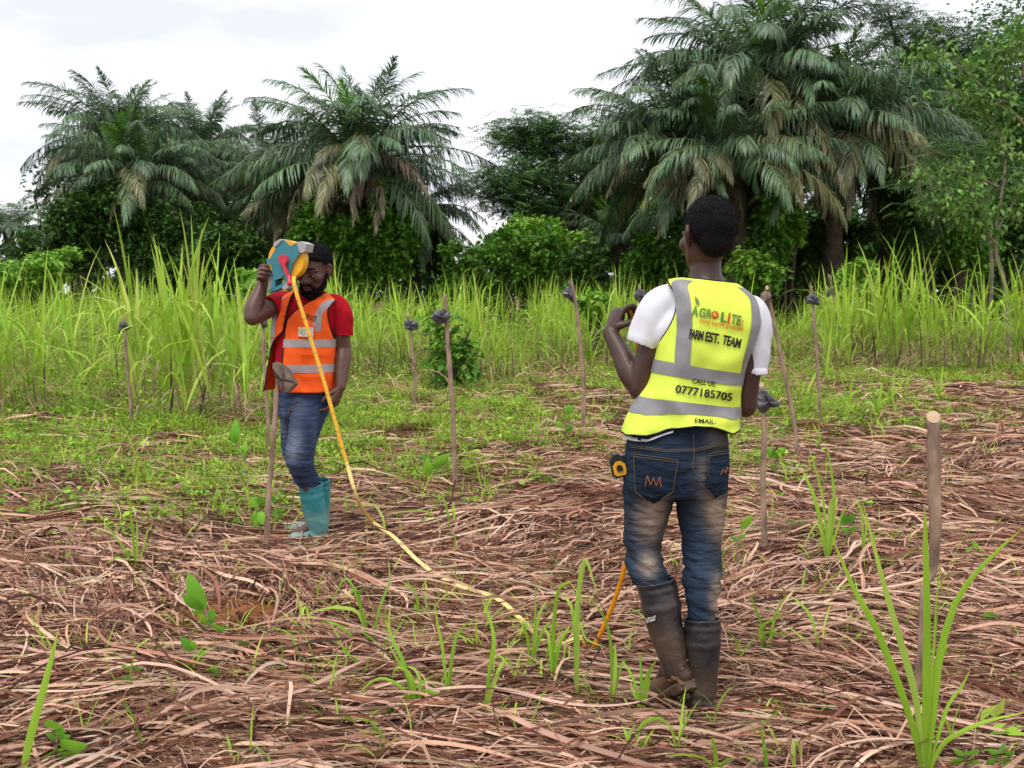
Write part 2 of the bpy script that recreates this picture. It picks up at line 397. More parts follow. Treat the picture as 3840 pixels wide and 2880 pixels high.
# soil crumbs: joined
q = Soup(); rc = random.Random(5)
for _ in range(260):
    a, r = rc.uniform(0, 6.28), rc.random()**0.6; x_, y_ = 0.55*r*math.cos(a), 0.33*r*math.sin(a); s_ = rc.uniform(0.006, 0.024)
    z_ = float(gz(c0.x+x_, c0.y+y_))-c0.z+0.045*(1-r*r)
    q.ball((x_, y_, z_), (s_, s_*rc.uniform(.7, 1.2), s_*0.75), 5, 3, Matrix.Rotation(rc.uniform(0, 6), 3, (rc.random(), rc.random(), 1)))
cr_ = obj('soil_crumb', q.mesh('soil_crumb', False), M['redsoil'], sm); cr_['kind'] = 'stuff'

# ------------------------------------------------------------------ low green weeds
WEED = [(0.19, 0.36, 0.025), (0.27, 0.47, 0.04), (0.12, 0.26, 0.02), (0.36, 0.53, 0.06), (0.22, 0.41, 0.04), (0.33, 0.37, 0.05)]
GRASS = [(0.28, 0.46, 0.035), (0.36, 0.56, 0.05), (0.20, 0.36, 0.025), (0.44, 0.52, 0.08)]
def leaf_arrays(c, ax, side, nrm, L, W, col):
    """pointed leaves with a slight fold: 6 points, 4 quads as tris pairs"""
    n = len(L); L = L[:, None]; W = W[:, None]
    a = c; m1 = c+ax*L*0.4; tip = c+ax*L-nrm*L*0.12
    l1 = m1+side*W*0.5+nrm*W*0.14; r1 = m1-side*W*0.5+nrm*W*0.14
    V = np.stack([a, l1, m1-nrm*W*0.05, r1, tip], 1).reshape(-1, 3)
    b = (np.arange(n)*5)[:, None]
    F = np.concatenate([b+np.array([[0, 2, 1]]), b+np.array([[0, 3, 2]]), b+np.array([[1, 2, 4]]), b+np.array([[2, 3, 4]])]).reshape(-1, 3)
    return V, F, np.repeat(col, 5, 0)
def unit(v): return v/np.maximum(np.linalg.norm(v, axis=-1, keepdims=True), 1e-9)
def rand_leaves(c, L, W, col, rng, updir=0.4, droop=0.0, outward=None):
    n = len(L); az = rng.uniform(0, 2*PI, n); el = rng.normal(updir, 0.4, n)
    ax = np.stack([np.cos(az)*np.cos(el), np.sin(az)*np.cos(el), np.sin(el)-droop], -1)
    if outward is not None: ax = ax+outward
    ax = unit(ax); up = np.tile(np.array([[0, 0, 1.0]]), (n, 1))+rng.normal(0, 0.35, (n, 3))
    side = unit(np.cross(ax, up)); nr_ = np.cross(side, ax)
    return leaf_arrays(c, ax, side, nr_, L, W, col)
wr = np.random.default_rng(21)
x, y = field_points(76000, 2.6, 23, wr, 1.0, 0.85)
g = green(x, y); k = wr.random(len(x)) < np.clip(g*0.80, 0, 1); x, y = x[k], y[k]
n0 = len(x); hgt = wr.uniform(0.02, 0.15, n0)*np.where(wr.random(n0) < .12, 1.9, 1)*(0.6+0.5*np.clip(green(x, y), 0, 1))*np.where(y < 6, .7, 1)
pts, Ls, Ws, cc = [], [], [], []
reps = 7
bx = np.repeat(x, reps)+wr.normal(0, 0.04, n0*reps); by = np.repeat(y, reps)+wr.normal(0, 0.04, n0*reps)
bz = gz(bx, by)+np.repeat(hgt, reps)*wr.uniform(0.3, 1.1, n0*reps)+0.02
Lw = wr.uniform(0.02, 0.05, n0*reps)*np.repeat(wr.choice([0.7, 1.0, 1.0, 1.7], n0), reps); col = np.clip(np.repeat(pal(WEED, n0, wr), reps, 0)*(1+wr.normal(0, 0.15, (n0*reps, 1))), .01, .9)
V, F, c = rand_leaves(np.stack([bx, by, bz], -1), Lw, Lw*wr.uniform(0.35, 0.6, n0*reps), col, wr, 0.25)
o = obj('ground_weed', mkmesh('ground_weed', V, F, c), M['leaf']); tag(o, 'low broad-leaved green weeds spread over the litter', 'weeds', kind='stuff')
# fine grass among it
x, y = field_points(70000, 2.6, 23, wr, 1.0, 0.8); g = green(x, y); k = wr.random(len(x)) < np.clip(g*0.75, 0, 1)*np.where(y < 6, .35, 1); x, y = x[k], y[k]
n0 = len(x); r_ = 3
bx = np.repeat(x, r_)+wr.normal(0, 0.03, n0*r_); by = np.repeat(y, r_)+wr.normal(0, 0.03, n0*r_); n = n0*r_
C, D = standing(np.stack([bx, by, gz(bx, by)], -1), wr.uniform(0, 2*PI, n), wr.uniform(0.08, 0.30, n), wr.uniform(0.004, 0.010, n), 4, wr.uniform(0.9, 1.5, n), wr.uniform(0.2, 1.4, n), wr)
o = obj('fine_grass', mkmesh('fine_grass', *strip_mesh_arrays(C, D, pal(GRASS, n, wr))), M['leaf']); tag(o, 'fine short green grass between the weeds', 'grass', kind='stuff')

# scattered young blades poking through the litter
sx_ = np.concatenate([wr.normal(1750, 420, 75), wr.uniform(0, 3840, 120), wr.normal(3100, 420, 30)]); sy_ = np.concatenate([wr.normal(2400, 150, 75), wr.uniform(1950, 2860, 120), wr.normal(2300, 220, 30)]); sy_ = np.clip(sy_, 1850, 2900)
gp_ = np.array([tuple(G(a, b, 0.05)) for a, b in zip(sx_, sy_)]); r_ = 4; n = len(gp_)*r_; bb = np.repeat(gp_, r_, 0)+wr.normal(0, 0.018, (n, 3))*np.array([1, 1, 0]); bb[:, 2] += 0.02
C, D = standing(bb, wr.uniform(0, 2*PI, n), wr.uniform(0.06, 0.23, n), wr.uniform(0.003, 0.010, n), 7, wr.uniform(0.8, 1.5, n), wr.uniform(0.3, 2.0, n), wr)
o = obj('young_grass', mkmesh('young_grass', *strip_mesh_arrays(C, D, pal(GRASS, n, wr)), smooth=True), M['leaf']); tag(o, 'young grass blades scattered through the dry litter', 'grass', kind='stuff')
# ------------------------------------------------------------------ the band of cane and tall weeds
EDGE = np.array([(-900, 1620), (0, 1590), (600, 1560), (900, 1520), (1500, 1490), (2000, 1435), (2900, 1410), (3840, 1370), (4700, 1360)], float)
def in_band(x, y, m=0):
    px, py = to_px(x, y, 0*x); return py < np.interp(px, EDGE[:, 0], EDGE[:, 1])-m+34*lnoise(x, y, 1.1, 4)+22*lnoise(x, y, 3.1, 1)
br = np.random.default_rng(33)
CANE = [(0.33, 0.53, 0.045), (0.40, 0.62, 0.06), (0.25, 0.43, 0.035), (0.47, 0.64, 0.11), (0.30, 0.50, 0.055), (0.37, 0.57, 0.05), (0.42, 0.60, 0.075), (0.35, 0.53, 0.06), (0.38, 0.58, 0.06), (0.50, 0.56, 0.12)]
MID = [(0.24, 0.39, 0.035), (0.32, 0.48, 0.05), (0.18, 0.32, 0.03), (0.42, 0.47, 0.08), (0.14, 0.26, 0.025), (0.42, 0.36, 0.08), (0.28, 0.44, 0.045), (0.38, 0.28, 0.10)]
x, y = field_points(92000, 9.5, 36, br, 2.5, 0.75); k = in_band(x, y); x, y = x[k], y[k]; n = len(x)
pxx, pyy = to_px(x, y, 0*x); ramp = np.clip((np.interp(pxx, EDGE[:, 0], EDGE[:, 1])-pyy)/90, 0.22, 1)
L = br.uniform(0.35, 0.95, n)*(0.85+0.35*lnoise(x, y, 0.9, 3))*ramp
C, D = standing(np.stack([x, y, gz(x, y)*(y < 24)], -1), br.uniform(0, 2*PI, n), L, br.uniform(0.007, 0.019, n), 4, br.uniform(1.0, 1.55, n), br.uniform(0.1, 1.3, n), br)
o = obj('tall_grass', mkmesh('tall_grass', *strip_mesh_arrays(C, D, pal(MID, n, br))), M['leaf']); tag(o, 'waist-high yellowish green grass filling the band before the trees', 'grass', kind='stuff')
x, y = field_points(27000, 9.5, 33, br, 2.5, 0.8); k = in_band(x, y, 10); x, y = x[k], y[k]
r_ = 12; hh = br.uniform(0.2, 0.8, len(x))*(0.8+0.5*lnoise(x, y, 1.1, 8))*np.clip((np.interp(to_px(x, y, 0*x)[0], EDGE[:, 0], EDGE[:, 1])-to_px(x, y, 0*x)[1])/60, 0.45, 1); n = len(x)*r_
bx = np.repeat(x, r_)+br.normal(0, 0.10, n); by = np.repeat(y, r_)+br.normal(0, 0.10, n); bz = np.repeat(hh, r_)*br.uniform(0.15, 1.15, n)
Lw = br.uniform(0.03, 0.085, n)
V, F, c = rand_leaves(np.stack([bx, by, bz], -1), Lw, Lw*0.5, np.clip(np.repeat(pal(WEED, len(x), br), r_, 0)*(1+br.normal(0, .15, (n, 1))), .01, .9), br, 0.3)
o = obj('tall_weed', mkmesh('tall_weed', V, F, c), M['leaf']); tag(o, 'knee to waist high leafy weeds mixed into the tall grass', 'weeds', kind='stuff')

x, y = field_points(9000, 9.5, 24, br, 2.5, 0.7); pxx, pyy = to_px(x, y, 0*x); dd = np.interp(pxx, EDGE[:, 0], EDGE[:, 1])-pyy; k = (dd > -12) & (dd < 75); x, y = x[k], y[k]; n = len(x)
C, D = standing(np.stack([x, y, gz(x, y)+0.02], -1), br.uniform(0, 2*PI, n), br.uniform(0.35, 0.9, n), br.uniform(0.010, 0.024, n), 7, br.uniform(0.5, 1.4, n), br.uniform(1.6, 3.0, n), br, 1.3); C[..., 2] = np.maximum(C[..., 2], gz(C[..., 0], C[..., 1])+0.03)
o = obj('withered_grass', mkmesh('withered_grass', *strip_mesh_arrays(C, D, pal([(0.44, 0.27, 0.18), (0.50, 0.34, 0.22), (0.33, 0.19, 0.12), (0.46, 0.40, 0.14)], n, br)), ), M['litter']); tag(o, 'withered brown blades hanging along the foot of the tall grass band', 'grass', kind='stuff')
def cane_mesh(seed, nb, Lr, Wr, spread):
    r = np.random.default_rng(seed); nst = max(3, nb//7); Vl, Fl, Cl = [], [], []; o = 0
    sx, sy = r.normal(0, spread, nst), r.normal(0, spread, nst); si = r.integers(0, nst, nb)
    z0 = r.uniform(0.15, 0.75, nb); L = r.uniform(*Lr, nb)
    up_ = r.random(nb) < 0.55
    e0 = np.where(up_, r.uniform(1.28, 1.54, nb), r.uniform(0.9, 1.35, nb)); bend = np.where(up_, r.uniform(0.05, 0.5, nb), r.uniform(1.0, 2.6, nb))
    C, D = standing(np.stack([sx[si], sy[si], z0], -1), r.uniform(0, 2*PI, nb), L, r.uniform(*Wr, nb), 8, e0, bend, r, 2.2)
    for a in (strip_mesh_arrays(C, D, pal(CANE, nb, r, 0.12)),): Vl.append(a[0]); Fl.append(a[1]+o); Cl.append(a[2]); o += len(a[0])
    # stalks and withered sheaths at the foot
    C, D = standing(np.stack([sx, sy, 0*sx-0.03], -1), r.uniform(0, 2*PI, nst), r.uniform(0.5, 0.95, nst), np.full(nst, 0.028), 4, r.uniform(1.35, 1.57, nst), r.uniform(0, 0.2, nst), r)
    a = strip_mesh_arrays(C, D, pal([(0.20, 0.13, 0.10), (0.28, 0.26, 0.08), (0.12, 0.08, 0.06)], nst, r)); Vl.append(a[0]); Fl.append(a[1]+o); Cl.append(a[2]); o += len(a[0])
    nd = nb//2; si = r.integers(0, nst, nd)
    C, D = standing(np.stack([sx[si], sy[si], r.uniform(0.1, 0.6, nd)], -1), r.uniform(0, 2*PI, nd), r.uniform(0.4, 0.9, nd), r.uniform(0.012, 0.026, nd), 7, r.uniform(0.5, 1.3, nd), r.uniform(2.0, 3.4, nd), r, 1.2)
    C[..., 2] = np.maximum(C[..., 2], 0.02)
    a = strip_mesh_arrays(C, D, pal([(0.42, 0.29, 0.21), (0.36, 0.23, 0.16), (0.46, 0.40, 0.16)], nd, r)); Vl.append(a[0]); Fl.append(a[1]+o); Cl.append(a[2])
    return mkmesh('cane_clump', np.concatenate(Vl), np.concatenate(Fl), np.concatenate(Cl), smooth=True)
cane_vars = [cane_mesh(100+i, 78, (0.45, 1.0), (0.014, 0.030), 0.27) for i in range(6)]
big_vars = [cane_mesh(200+i, 74, (0.8, 1.5), (0.024, 0.048), 0.26) for i in range(3)]
for me in cane_vars+big_vars: me.materials.append(M['leaf'])
cr2 = random.Random(9)
heroes = [  # (px, py of foot, variant, scale, label)
    (640, 1585, 0, 1.22, 'tallest clump of cane at left, withered brown at its foot, beside a bagged stake'),
    (890, 1600, 1, 1.05, 'tall arching cane clump at left with dry stalks, just left of the leftmost stake'),
    (60, 1560, 2, 1.0, 'broad cane clump cut by the left edge of the photo'),
    (3230, 1375, 1, 1.25, 'tall cane clump at right with arching pale tips and withered foot'),
    (3420, 1400, 0, 1.35, 'tallest cane clump at right, standing before the dark hollow under the palms'),
    (3760, 1385, 2, 1.2, 'cane clump with drooping blades near the right edge of the photo'),
    (2060, 1330, 2, 1.05, 'upright cane clump behind the stake left of the waving hand'),
]
for px_, py_, v, s_, lb in heroes:
    p = G(px_, py_); o = obj('cane_clump', big_vars[v], None, None, (p.x, p.y, float(gz(p.x, p.y)))); o.scale = (s_*1.1, s_*1.1, s_); o.rotation_euler[2] = cr2.uniform(0, 6)
    tag(o, lb, 'cane', 'cane clumps in the band before the trees')
cnt = 0; tries = 0
while cnt < 175 and tries < 6000:
    tries += 1
    yy = 10.5+21*cr2.random()**1.1; xx = cr2.uniform(-1, 1)*(0.52*yy+1.5)
    if not bool(in_band(np.array(xx), np.array(yy), 6)): continue
    px_, py_ = to_px(xx, yy, 0)
    if yy < 17 and cr2.random() < 0.55: continue
    o = obj('cane_clump', cane_vars[cnt % 6], None, None, (xx, yy, float(gz(xx, yy)) if yy < 24 else 0)); s_ = cr2.uniform(0.8, 1.2)*(1.0 if yy < 20 else 1.12)
    o.scale = (s_, s_, s_*cr2.uniform(0.85, 1.15)); o.rotation_euler[2] = cr2.uniform(0, 6.28); cnt += 1
    zone = 'left of the man in orange' if px_ < 930 else 'behind the man in orange' if px_ < 1330 else 'between the two men' if px_ < 2320 else 'behind the near man' if px_ < 2880 else 'right of the near man'
    tag(o, ('bright green cane clump at the band\'s front, ' if yy < 19 else 'bright green cane clump deep in the band, ')+zone, 'cane', 'cane clumps in the band before the trees')

# ------------------------------------------------------------------ palms
def frond_mesh(seed, e0, e1, cols, L=4.4, nl=84, droop=0.7, ll=0.95):
    r = np.random.default_rng(seed); K = 14; s = np.linspace(0, 1, K); e = e0+(e1-e0)*s**1.25
    st = L/(K-1); px_ = np.concatenate([[0], np.cumsum(np.cos(e[:-1])*st)]); pz_ = np.concatenate([[0], np.cumsum(np.sin(e[:-1])*st)])
    py_ = 0.25*np.sin(s*2+r.uniform(0, 6))*s
    path = np.stack([px_, py_, pz_], -1)
    n = nl*2; sl = np.tile(np.linspace(0.14, 0.995, nl), 2)+r.normal(0, 0.006, n); sl = np.clip(sl, 0.1, 1); sg = np.repeat([-1.0, 1.0], nl)
    b = np.stack([np.interp(sl, s, path[:, i]) for i in range(3)], -1); el = np.interp(sl, s, e)
    T = np.stack([np.cos(el), 0*el, np.sin(el)], -1); Nn = np.stack([-np.sin(el), 0*el, np.cos(el)], -1); S = np.tile([[0, 1.0, 0]], (n, 1))*sg[:, None]
    a = np.radians(np.interp(sl, [0.1, 0.5, 1], [72, 58, 18]))+r.normal(0, 0.09, n); be = r.normal(0.12, 0.38, n)
    d0 = T*np.cos(a)[:, None]+S*(np.sin(a)*np.cos(be))[:, None]+Nn*(np.sin(a)*np.sin(be))[:, None]
    ln = ll*np.interp(sl, [0.1, 0.3, 0.65, 1], [0.45, 1.0, 0.95, 0.35])*r.uniform(0.8, 1.1, n)
    C = [b]; d = d0.copy()
    for k in range(3):
        d = unit(d+np.array([0, 0, -1.0])*droop*(0.3+0.45*k)*r.uniform(0.6, 1.4, (n, 1))); C.append(C[-1]+d*(ln/3)[:, None])
    C = np.stack(C, 1); wv = unit(np.cross(d0, Nn)+r.normal(0, 0.15, (n, 3)))
    D = wv[:, None, :]*np.array([0.016, 0.022, 0.017, 0.003])[None, :, None]
    kp = (r.random(n) > 0.10) & ~((np.abs(sl-r.uniform(.3, .9)) < .03) & (sg > 0)); C, D, n = C[kp], D[kp], int(kp.sum())
    V, F, c = strip_mesh_arrays(C, D, pal(cols, n, r, 0.18))
    rg, _ = tube_rings([tuple(p) for p in path], list(np.interp(s, [0, 0.2, 1], [0.07, 0.035, 0.008])), 4, 1, rnd=False)
    q = Soup().rings(rg, False); rv = np.array(q.V); rf = np.array(q.F)
    return mkmesh('frond', np.concatenate([V, rv]), np.concatenate([F, rf+len(V)]), np.concatenate([c, np.tile([[0.16, 0.17, 0.06]], (len(rv), 1))]))
PG = [(0.086, 0.168, 0.076), (0.112, 0.20, 0.095), (0.068, 0.138, 0.062), (0.14, 0.235, 0.112), (0.105, 0.175, 0.07)]
PY = [(0.19, 0.40, 0.04), (0.25, 0.48, 0.05), (0.14, 0.32, 0.04)]
PD = [(0.26, 0.185, 0.13), (0.33, 0.25, 0.18), (0.19, 0.13, 0.10), (0.24, 0.20, 0.10)]
PO = [(0.16, 0.17, 0.06), (0.22, 0.18, 0.09), (0.11, 0.14, 0.06)]
fr0 = random.Random(77)
def fam(n, sd, a, b, cols, **k): return [frond_mesh(sd+i, fr0.uniform(*a), fr0.uniform(*b), cols, **k) for i in range(n)]
FV = {'up': fam(4, 1, (1.25, 1.5), (0.2, 0.8), PG, droop=0.4), 'arch': fam(6, 11, (0.8, 1.2), (-0.7, -0.15), PG, droop=0.65), 'flat': fam(6, 21, (0.25, 0.7), (-1.05, -0.6), PG, droop=0.9),
      'low': fam(4, 31, (-0.25, 0.2), (-1.35, -1.0), PG, droop=1.05), 'young': fam(3, 41, (1.3, 1.5), (0.5, 1.0), PY, droop=0.3, L=3.6), 'old': fam(4, 51, (-0.1, 0.3), (-1.3, -0.9), PO, droop=1.05), 'dead': fam(4, 61, (-0.7, 0.0), (-1.5, -1.35), PD, droop=1.4, ll=0.75, nl=60)}
for v in FV.values():
    for me in v: me.materials.append(M['frond'])
pr = random.Random(17)
def palm(px, py, Yd, R, nf, label, dead=5, young=2, old=4, spears=0, trunk_r=0.3, lift=0.0, nodead_front=False):
    h = P(px, py, Yd); root = empty('oil_palm', (h.x, Yd, 0)); tag(root, label, 'palm', 'oil palms along the edge of the field')
    q = Soup(); zz = np.linspace(-0.1, h.z, 9)
    q.tube([(0.12*math.sin(z*0.7), 0.05*math.sin(z), z) for z in zz], [trunk_r*(1.25 if i == 0 else 1.0+0.12*math.sin(i*2.3)) for i in range(9)], 10, 2)
    me = q.mesh('trunk'); displace(me, lambda v: 0.06*noise.noise(Vector(v)*3.5)+0.04*noise.noise(Vector(v)*9)); obj('trunk', me, M['bark'], root)
    s = R/4.4
    def fr(kind, az, tilt=0, sc=1.0):
        o = obj('frond', pr.choice(FV[kind]), None, root, (0.12*math.cos(az), 0.12*math.sin(az), h.z+pr.uniform(-0.25, 0.15)))
        k = s*sc*pr.uniform(0.86, 1.1); o.scale = (k, k*pr.choice((1, -1)), k); o.rotation_euler = (pr.gauss(0, 0.15), tilt+pr.gauss(0, 0.1), az)
    for i in range(nf):
        t = i/nf; az = i*2.39996+pr.uniform(-0.25, 0.25)
        fr('up' if t < 0.11 else 'arch' if t < 0.5 else 'flat' if t < 0.8 else 'low', az, 0, 0.82 if t < 0.11 else 0.92 if t < 0.3 else 1.0)
    for i in range(int(old*1.6)): fr('old', pr.uniform(0, 6.28))
    for i in range(int(dead*1.6)): fr('dead', -PI/2+pr.gauss(0, 1.2) if not nodead_front else pr.uniform(0, 6.28), 0, 0.8)
    for i in range(young): fr('young', -PI/2+pr.gauss(0, 1.0), 0, 0.85)
    return root
palm(490, 670, 38, 3.5, 52, 'oil palm at left with a bright young frond at its heart', dead=4, young=5, old=5)
palm(450, 540, 42, 3.9, 52, 'oil palm rising above and behind the left palm', dead=2, young=2)
palm(760, 570, 46, 3.5, 46, 'smaller oil palm between the left palm and the spreading middle palm', dead=2, young=1)
palm(1000, 660, 43, 3.5, 44, 'oil palm half hidden to the left of the spreading middle palm', dead=3, young=0, old=5)
palm(1337, 615, 36, 4.5, 62, 'spreading oil palm with dead brown fronds behind the man in orange', dead=7, young=2, old=7)
palm(2540, 570, 33, 4.2, 54, 'oil palm with drooping fronds at the left of the big palm group', dead=5, young=1, old=6)
palm(2840, 330, 34, 5.0, 66, 'tallest oil palm whose crown is cut by the top of the photo', dead=4, young=3, old=5)
palm(3120, 520, 33, 4.4, 58, 'oil palm with brown hanging fronds at the right of the big palm group', dead=6, young=1, old=6)
palm(2760, 600, 31.5, 3.7, 40, 'low oil palm in the middle of the big palm group, right above the near head', dead=4, young=1, old=5)
palm(2330, 920, 38, 2.6, 22, 'small bright green palm low in front of the big palm group', dead=0, young=14, old=0)
palm(620, 720, 40, 3.4, 44, 'oil palm low between the left palm and its smaller neighbour', dead=4, young=1, old=4)
palm(1160, 760, 39, 3.4, 40, 'oil palm with drooping fronds at the left flank of the spreading middle palm', dead=4, young=1, old=5)
palm(1530, 790, 38, 3.3, 36, 'oil palm with drooping fronds at the right flank of the spreading middle palm', dead=5, young=0, old=5)
palm(3330, 640, 36, 3.6, 44, 'dark oil palm at the right flank of the big palm group', dead=3, young=0, old=4)
palm(2960, 480, 36, 4.2, 44, 'oil palm filling the heart of the big palm group', dead=3, young=2, old=4)
palm(35, 860, 60, 3.2, 30, 'distant palm at the far left edge against the sky', dead=2, young=0)

# ------------------------------------------------------------------ leafy masses
def clump_points(n, c, r, rg, nclump=30, sig=0.24, shell=0.55):
    u = unit(rg.normal(0, 1, (nclump, 3))); cc = u*(shell+(1-shell)*rg.random((nclump, 1)))
    i = rg.integers(0, nclump, n); p = cc[i]+rg.normal(0, sig, (n, 3))
    return np.array(c)+p*np.array(r), unit(cc[i]+rg.normal(0, 0.4, (n, 3)))
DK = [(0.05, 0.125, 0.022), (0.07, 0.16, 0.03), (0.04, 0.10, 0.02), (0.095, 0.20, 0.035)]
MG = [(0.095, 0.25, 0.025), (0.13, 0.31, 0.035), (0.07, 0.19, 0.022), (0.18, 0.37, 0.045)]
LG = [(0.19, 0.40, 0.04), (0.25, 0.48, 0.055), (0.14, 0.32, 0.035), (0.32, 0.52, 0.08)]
def leafmesh(name, blobs, cols, rg, Lr=(0.09, 0.17), droop=0.5):
    Vl, Fl, Cl = [], [], []; o = 0
    for (c, r, n, nc) in blobs:
        p, outw = clump_points(n, c, r, rg, nc); p[:, 2] = np.maximum(p[:, 2], 0.05)
        L = rg.uniform(*Lr, n); V, F, cl = rand_leaves(p, L, L*rg.uniform(0.5, 0.8, n), pal(cols, n, rg, 0.22), rg, 0.1, droop, outw*0.6)
        Vl.append(V); Fl.append(F+o); Cl.append(cl); o += len(V)
    return mkmesh(name, np.concatenate(Vl), np.concatenate(Fl), np.concatenate(Cl))
lr = np.random.default_rng(71)
def branchy(root, tips, m, r0=0.05):
    q = Soup()
    for t in tips:
        t = Vector(t); mid = t*0.5+Vector((0, 0, 0.12*t.length)); q.tube([(0, 0, -0.05), tuple(mid), tuple(t)], [r0, r0*0.7, r0*0.25], 6, 2)
    return obj('stem', q.mesh('stem'), m, root)
def shrub(px, py, Yd, wpx, hpx, n, cols, label, name='shrub', nc=26, Lr=(0.09, 0.17), cat='shrub', group='shrubs under the trees'):
    """px,py centre of the leafy mass in the photograph, standing at distance Yd"""
    c = P(px, py, Yd); sc_ = Yd/FPX; rx, rz = wpx*sc_/2, hpx*sc_/2
    root = empty(name, (c.x, Yd, 0)); tag(root, label, cat, group)
    ry = min(rx, 1.6)
    nb = 7; bl_ = [((rx*lr.uniform(-.62, .62), ry*lr.uniform(-.5, .5), c.z+rz*lr.uniform(-.6, .6)), (rx*lr.uniform(.25, .55), ry*.6, rz*lr.uniform(.3, .65)), int(n*1.9/nb), max(6, nc//3)) for _ in range(nb)]+[((0, 0, c.z-.3*rz), (rx*.7, ry*.7, rz*.6), int(n*.4), nc)]
    me = leafmesh('foliage', bl_, cols, lr, (Lr[0]*0.9, Lr[1]*1.5)); obj('foliage', me, M['dleaf'], root)
    branchy(root, [(rx*lr.uniform(-.7, .7), ry*lr.uniform(-.5, .5), c.z+rz*lr.uniform(-.4, .5)) for _ in range(5)], M['bark'], 0.05)
    return root
VG = 'climbing vines draped on the palms'
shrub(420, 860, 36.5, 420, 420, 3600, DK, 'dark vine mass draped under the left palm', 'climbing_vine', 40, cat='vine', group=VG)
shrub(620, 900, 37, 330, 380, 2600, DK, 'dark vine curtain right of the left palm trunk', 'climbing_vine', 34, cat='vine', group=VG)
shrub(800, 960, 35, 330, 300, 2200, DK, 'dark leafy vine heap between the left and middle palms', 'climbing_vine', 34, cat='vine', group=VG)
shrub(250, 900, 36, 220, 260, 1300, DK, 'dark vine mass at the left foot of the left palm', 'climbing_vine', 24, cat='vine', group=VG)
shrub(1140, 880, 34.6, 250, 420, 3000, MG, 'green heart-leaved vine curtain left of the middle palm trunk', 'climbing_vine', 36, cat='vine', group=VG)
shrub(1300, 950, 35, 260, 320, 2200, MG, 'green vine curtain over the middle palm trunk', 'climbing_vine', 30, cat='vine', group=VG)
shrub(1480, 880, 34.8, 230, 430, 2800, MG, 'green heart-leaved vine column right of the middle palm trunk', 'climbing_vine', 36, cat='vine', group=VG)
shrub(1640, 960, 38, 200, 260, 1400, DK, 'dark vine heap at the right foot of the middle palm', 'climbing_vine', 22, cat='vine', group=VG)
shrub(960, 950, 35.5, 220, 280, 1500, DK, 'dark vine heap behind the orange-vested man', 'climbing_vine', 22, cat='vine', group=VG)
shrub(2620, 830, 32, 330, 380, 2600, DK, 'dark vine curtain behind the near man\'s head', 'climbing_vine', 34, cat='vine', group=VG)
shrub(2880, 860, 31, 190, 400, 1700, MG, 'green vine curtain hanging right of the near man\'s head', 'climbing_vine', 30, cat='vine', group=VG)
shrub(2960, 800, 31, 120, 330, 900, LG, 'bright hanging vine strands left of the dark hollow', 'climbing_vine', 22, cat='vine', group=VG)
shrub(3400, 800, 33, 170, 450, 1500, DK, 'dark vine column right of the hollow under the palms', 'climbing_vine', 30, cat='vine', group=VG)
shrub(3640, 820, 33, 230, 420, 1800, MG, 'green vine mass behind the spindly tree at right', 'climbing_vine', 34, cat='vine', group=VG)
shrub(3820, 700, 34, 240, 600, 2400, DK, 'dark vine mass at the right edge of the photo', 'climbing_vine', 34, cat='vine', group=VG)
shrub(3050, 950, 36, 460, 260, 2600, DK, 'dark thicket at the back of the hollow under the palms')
shrub(1760, 1010, 34, 270, 190, 1700, MG, 'bright bush left of the gap between the palms')
shrub(1960, 990, 34.5, 300, 230, 2300, MG, 'rounded green bush in the middle of the understory')
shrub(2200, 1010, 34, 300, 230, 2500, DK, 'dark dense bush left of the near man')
shrub(2430, 980, 33, 230, 250, 2000, MG, 'bush with glossy leaves touching the near man\'s shoulder')
shrub(2080, 900, 37, 500, 210, 2600, LG, 'light green bushes behind the dark dense bush')
shrub(2850, 1010, 30, 220, 170, 1200, LG, 'bright low bush right of the near man\'s neck')
shrub(130, 1010, 33, 380, 150, 1900, LG, 'light green bush at the left edge below the distant palm')
shrub(60, 930, 45, 220, 160, 900, DK, 'dark bush below the distant palm at left')
shrub(990, 1075, 24, 230, 120, 900, LG, 'pale leafy bush just behind the raised elbow')
shrub(3210, 1030, 27, 130, 130, 500, LG, 'small bright bush before the dark hollow')
shrub(1690, 1300, 16, 230, 300, 300, MG, 'dark leafy bush among the cane right of the middle stakes', Lr=(0.06, 0.12))
shrub(2230, 1130, 22, 130, 130, 500, LG, 'bluish leafy bush left of the near man\'s raised hand', Lr=(0.06, 0.13))

# the wood behind, too far to pick apart
wd = np.random.default_rng(5)
TOP = np.array([(-1500, 800), (0, 960), (130, 985), (260, 930), (400, 760), (700, 640), (1300, 700), (1560, 860), (1680, 950), (1820, 950), (1920, 800), (2300, 660), (2900, 560), (3300, 560), (3500, 420), (3840, 380), (5000, 380)], float)
n = 90000; px_ = wd.uniform(-900, 4700, n); top = np.interp(px_, TOP[:, 0], TOP[:, 1])+40*np.sin(px_/37)+30*np.sin(px_/83+1)
u = wd.random(n)**0.9; py_ = top+(1210-top)*u; yy = wd.uniform(46, 60, n)
m_ = 24000; px_ = np.concatenate([px_, wd.uniform(2200, 4300, m_)]); py_ = np.concatenate([py_, wd.uniform(800, 1130, m_)]); yy = np.concatenate([yy, wd.uniform(44, 52, m_)]); n += m_
hole = (np.exp(-((px_-3230)/130)**2-((py_-650)/90)**2) > 0.35) | (np.exp(-((px_-640)/70)**2-((py_-720)/40)**2) > 0.4) | (np.exp(-((px_-180)/70)**2-((py_-880)/60)**2) > 0.3)
nzv = np.array([noise.noise(Vector((a/70, b/70, 0))) for a, b in zip(px_, py_)])
k = (nzv > -0.34) & ~(hole & (wd.random(n) < 0.93)); px_, py_, yy = px_[k], py_[k], yy[k]; n = len(px_)
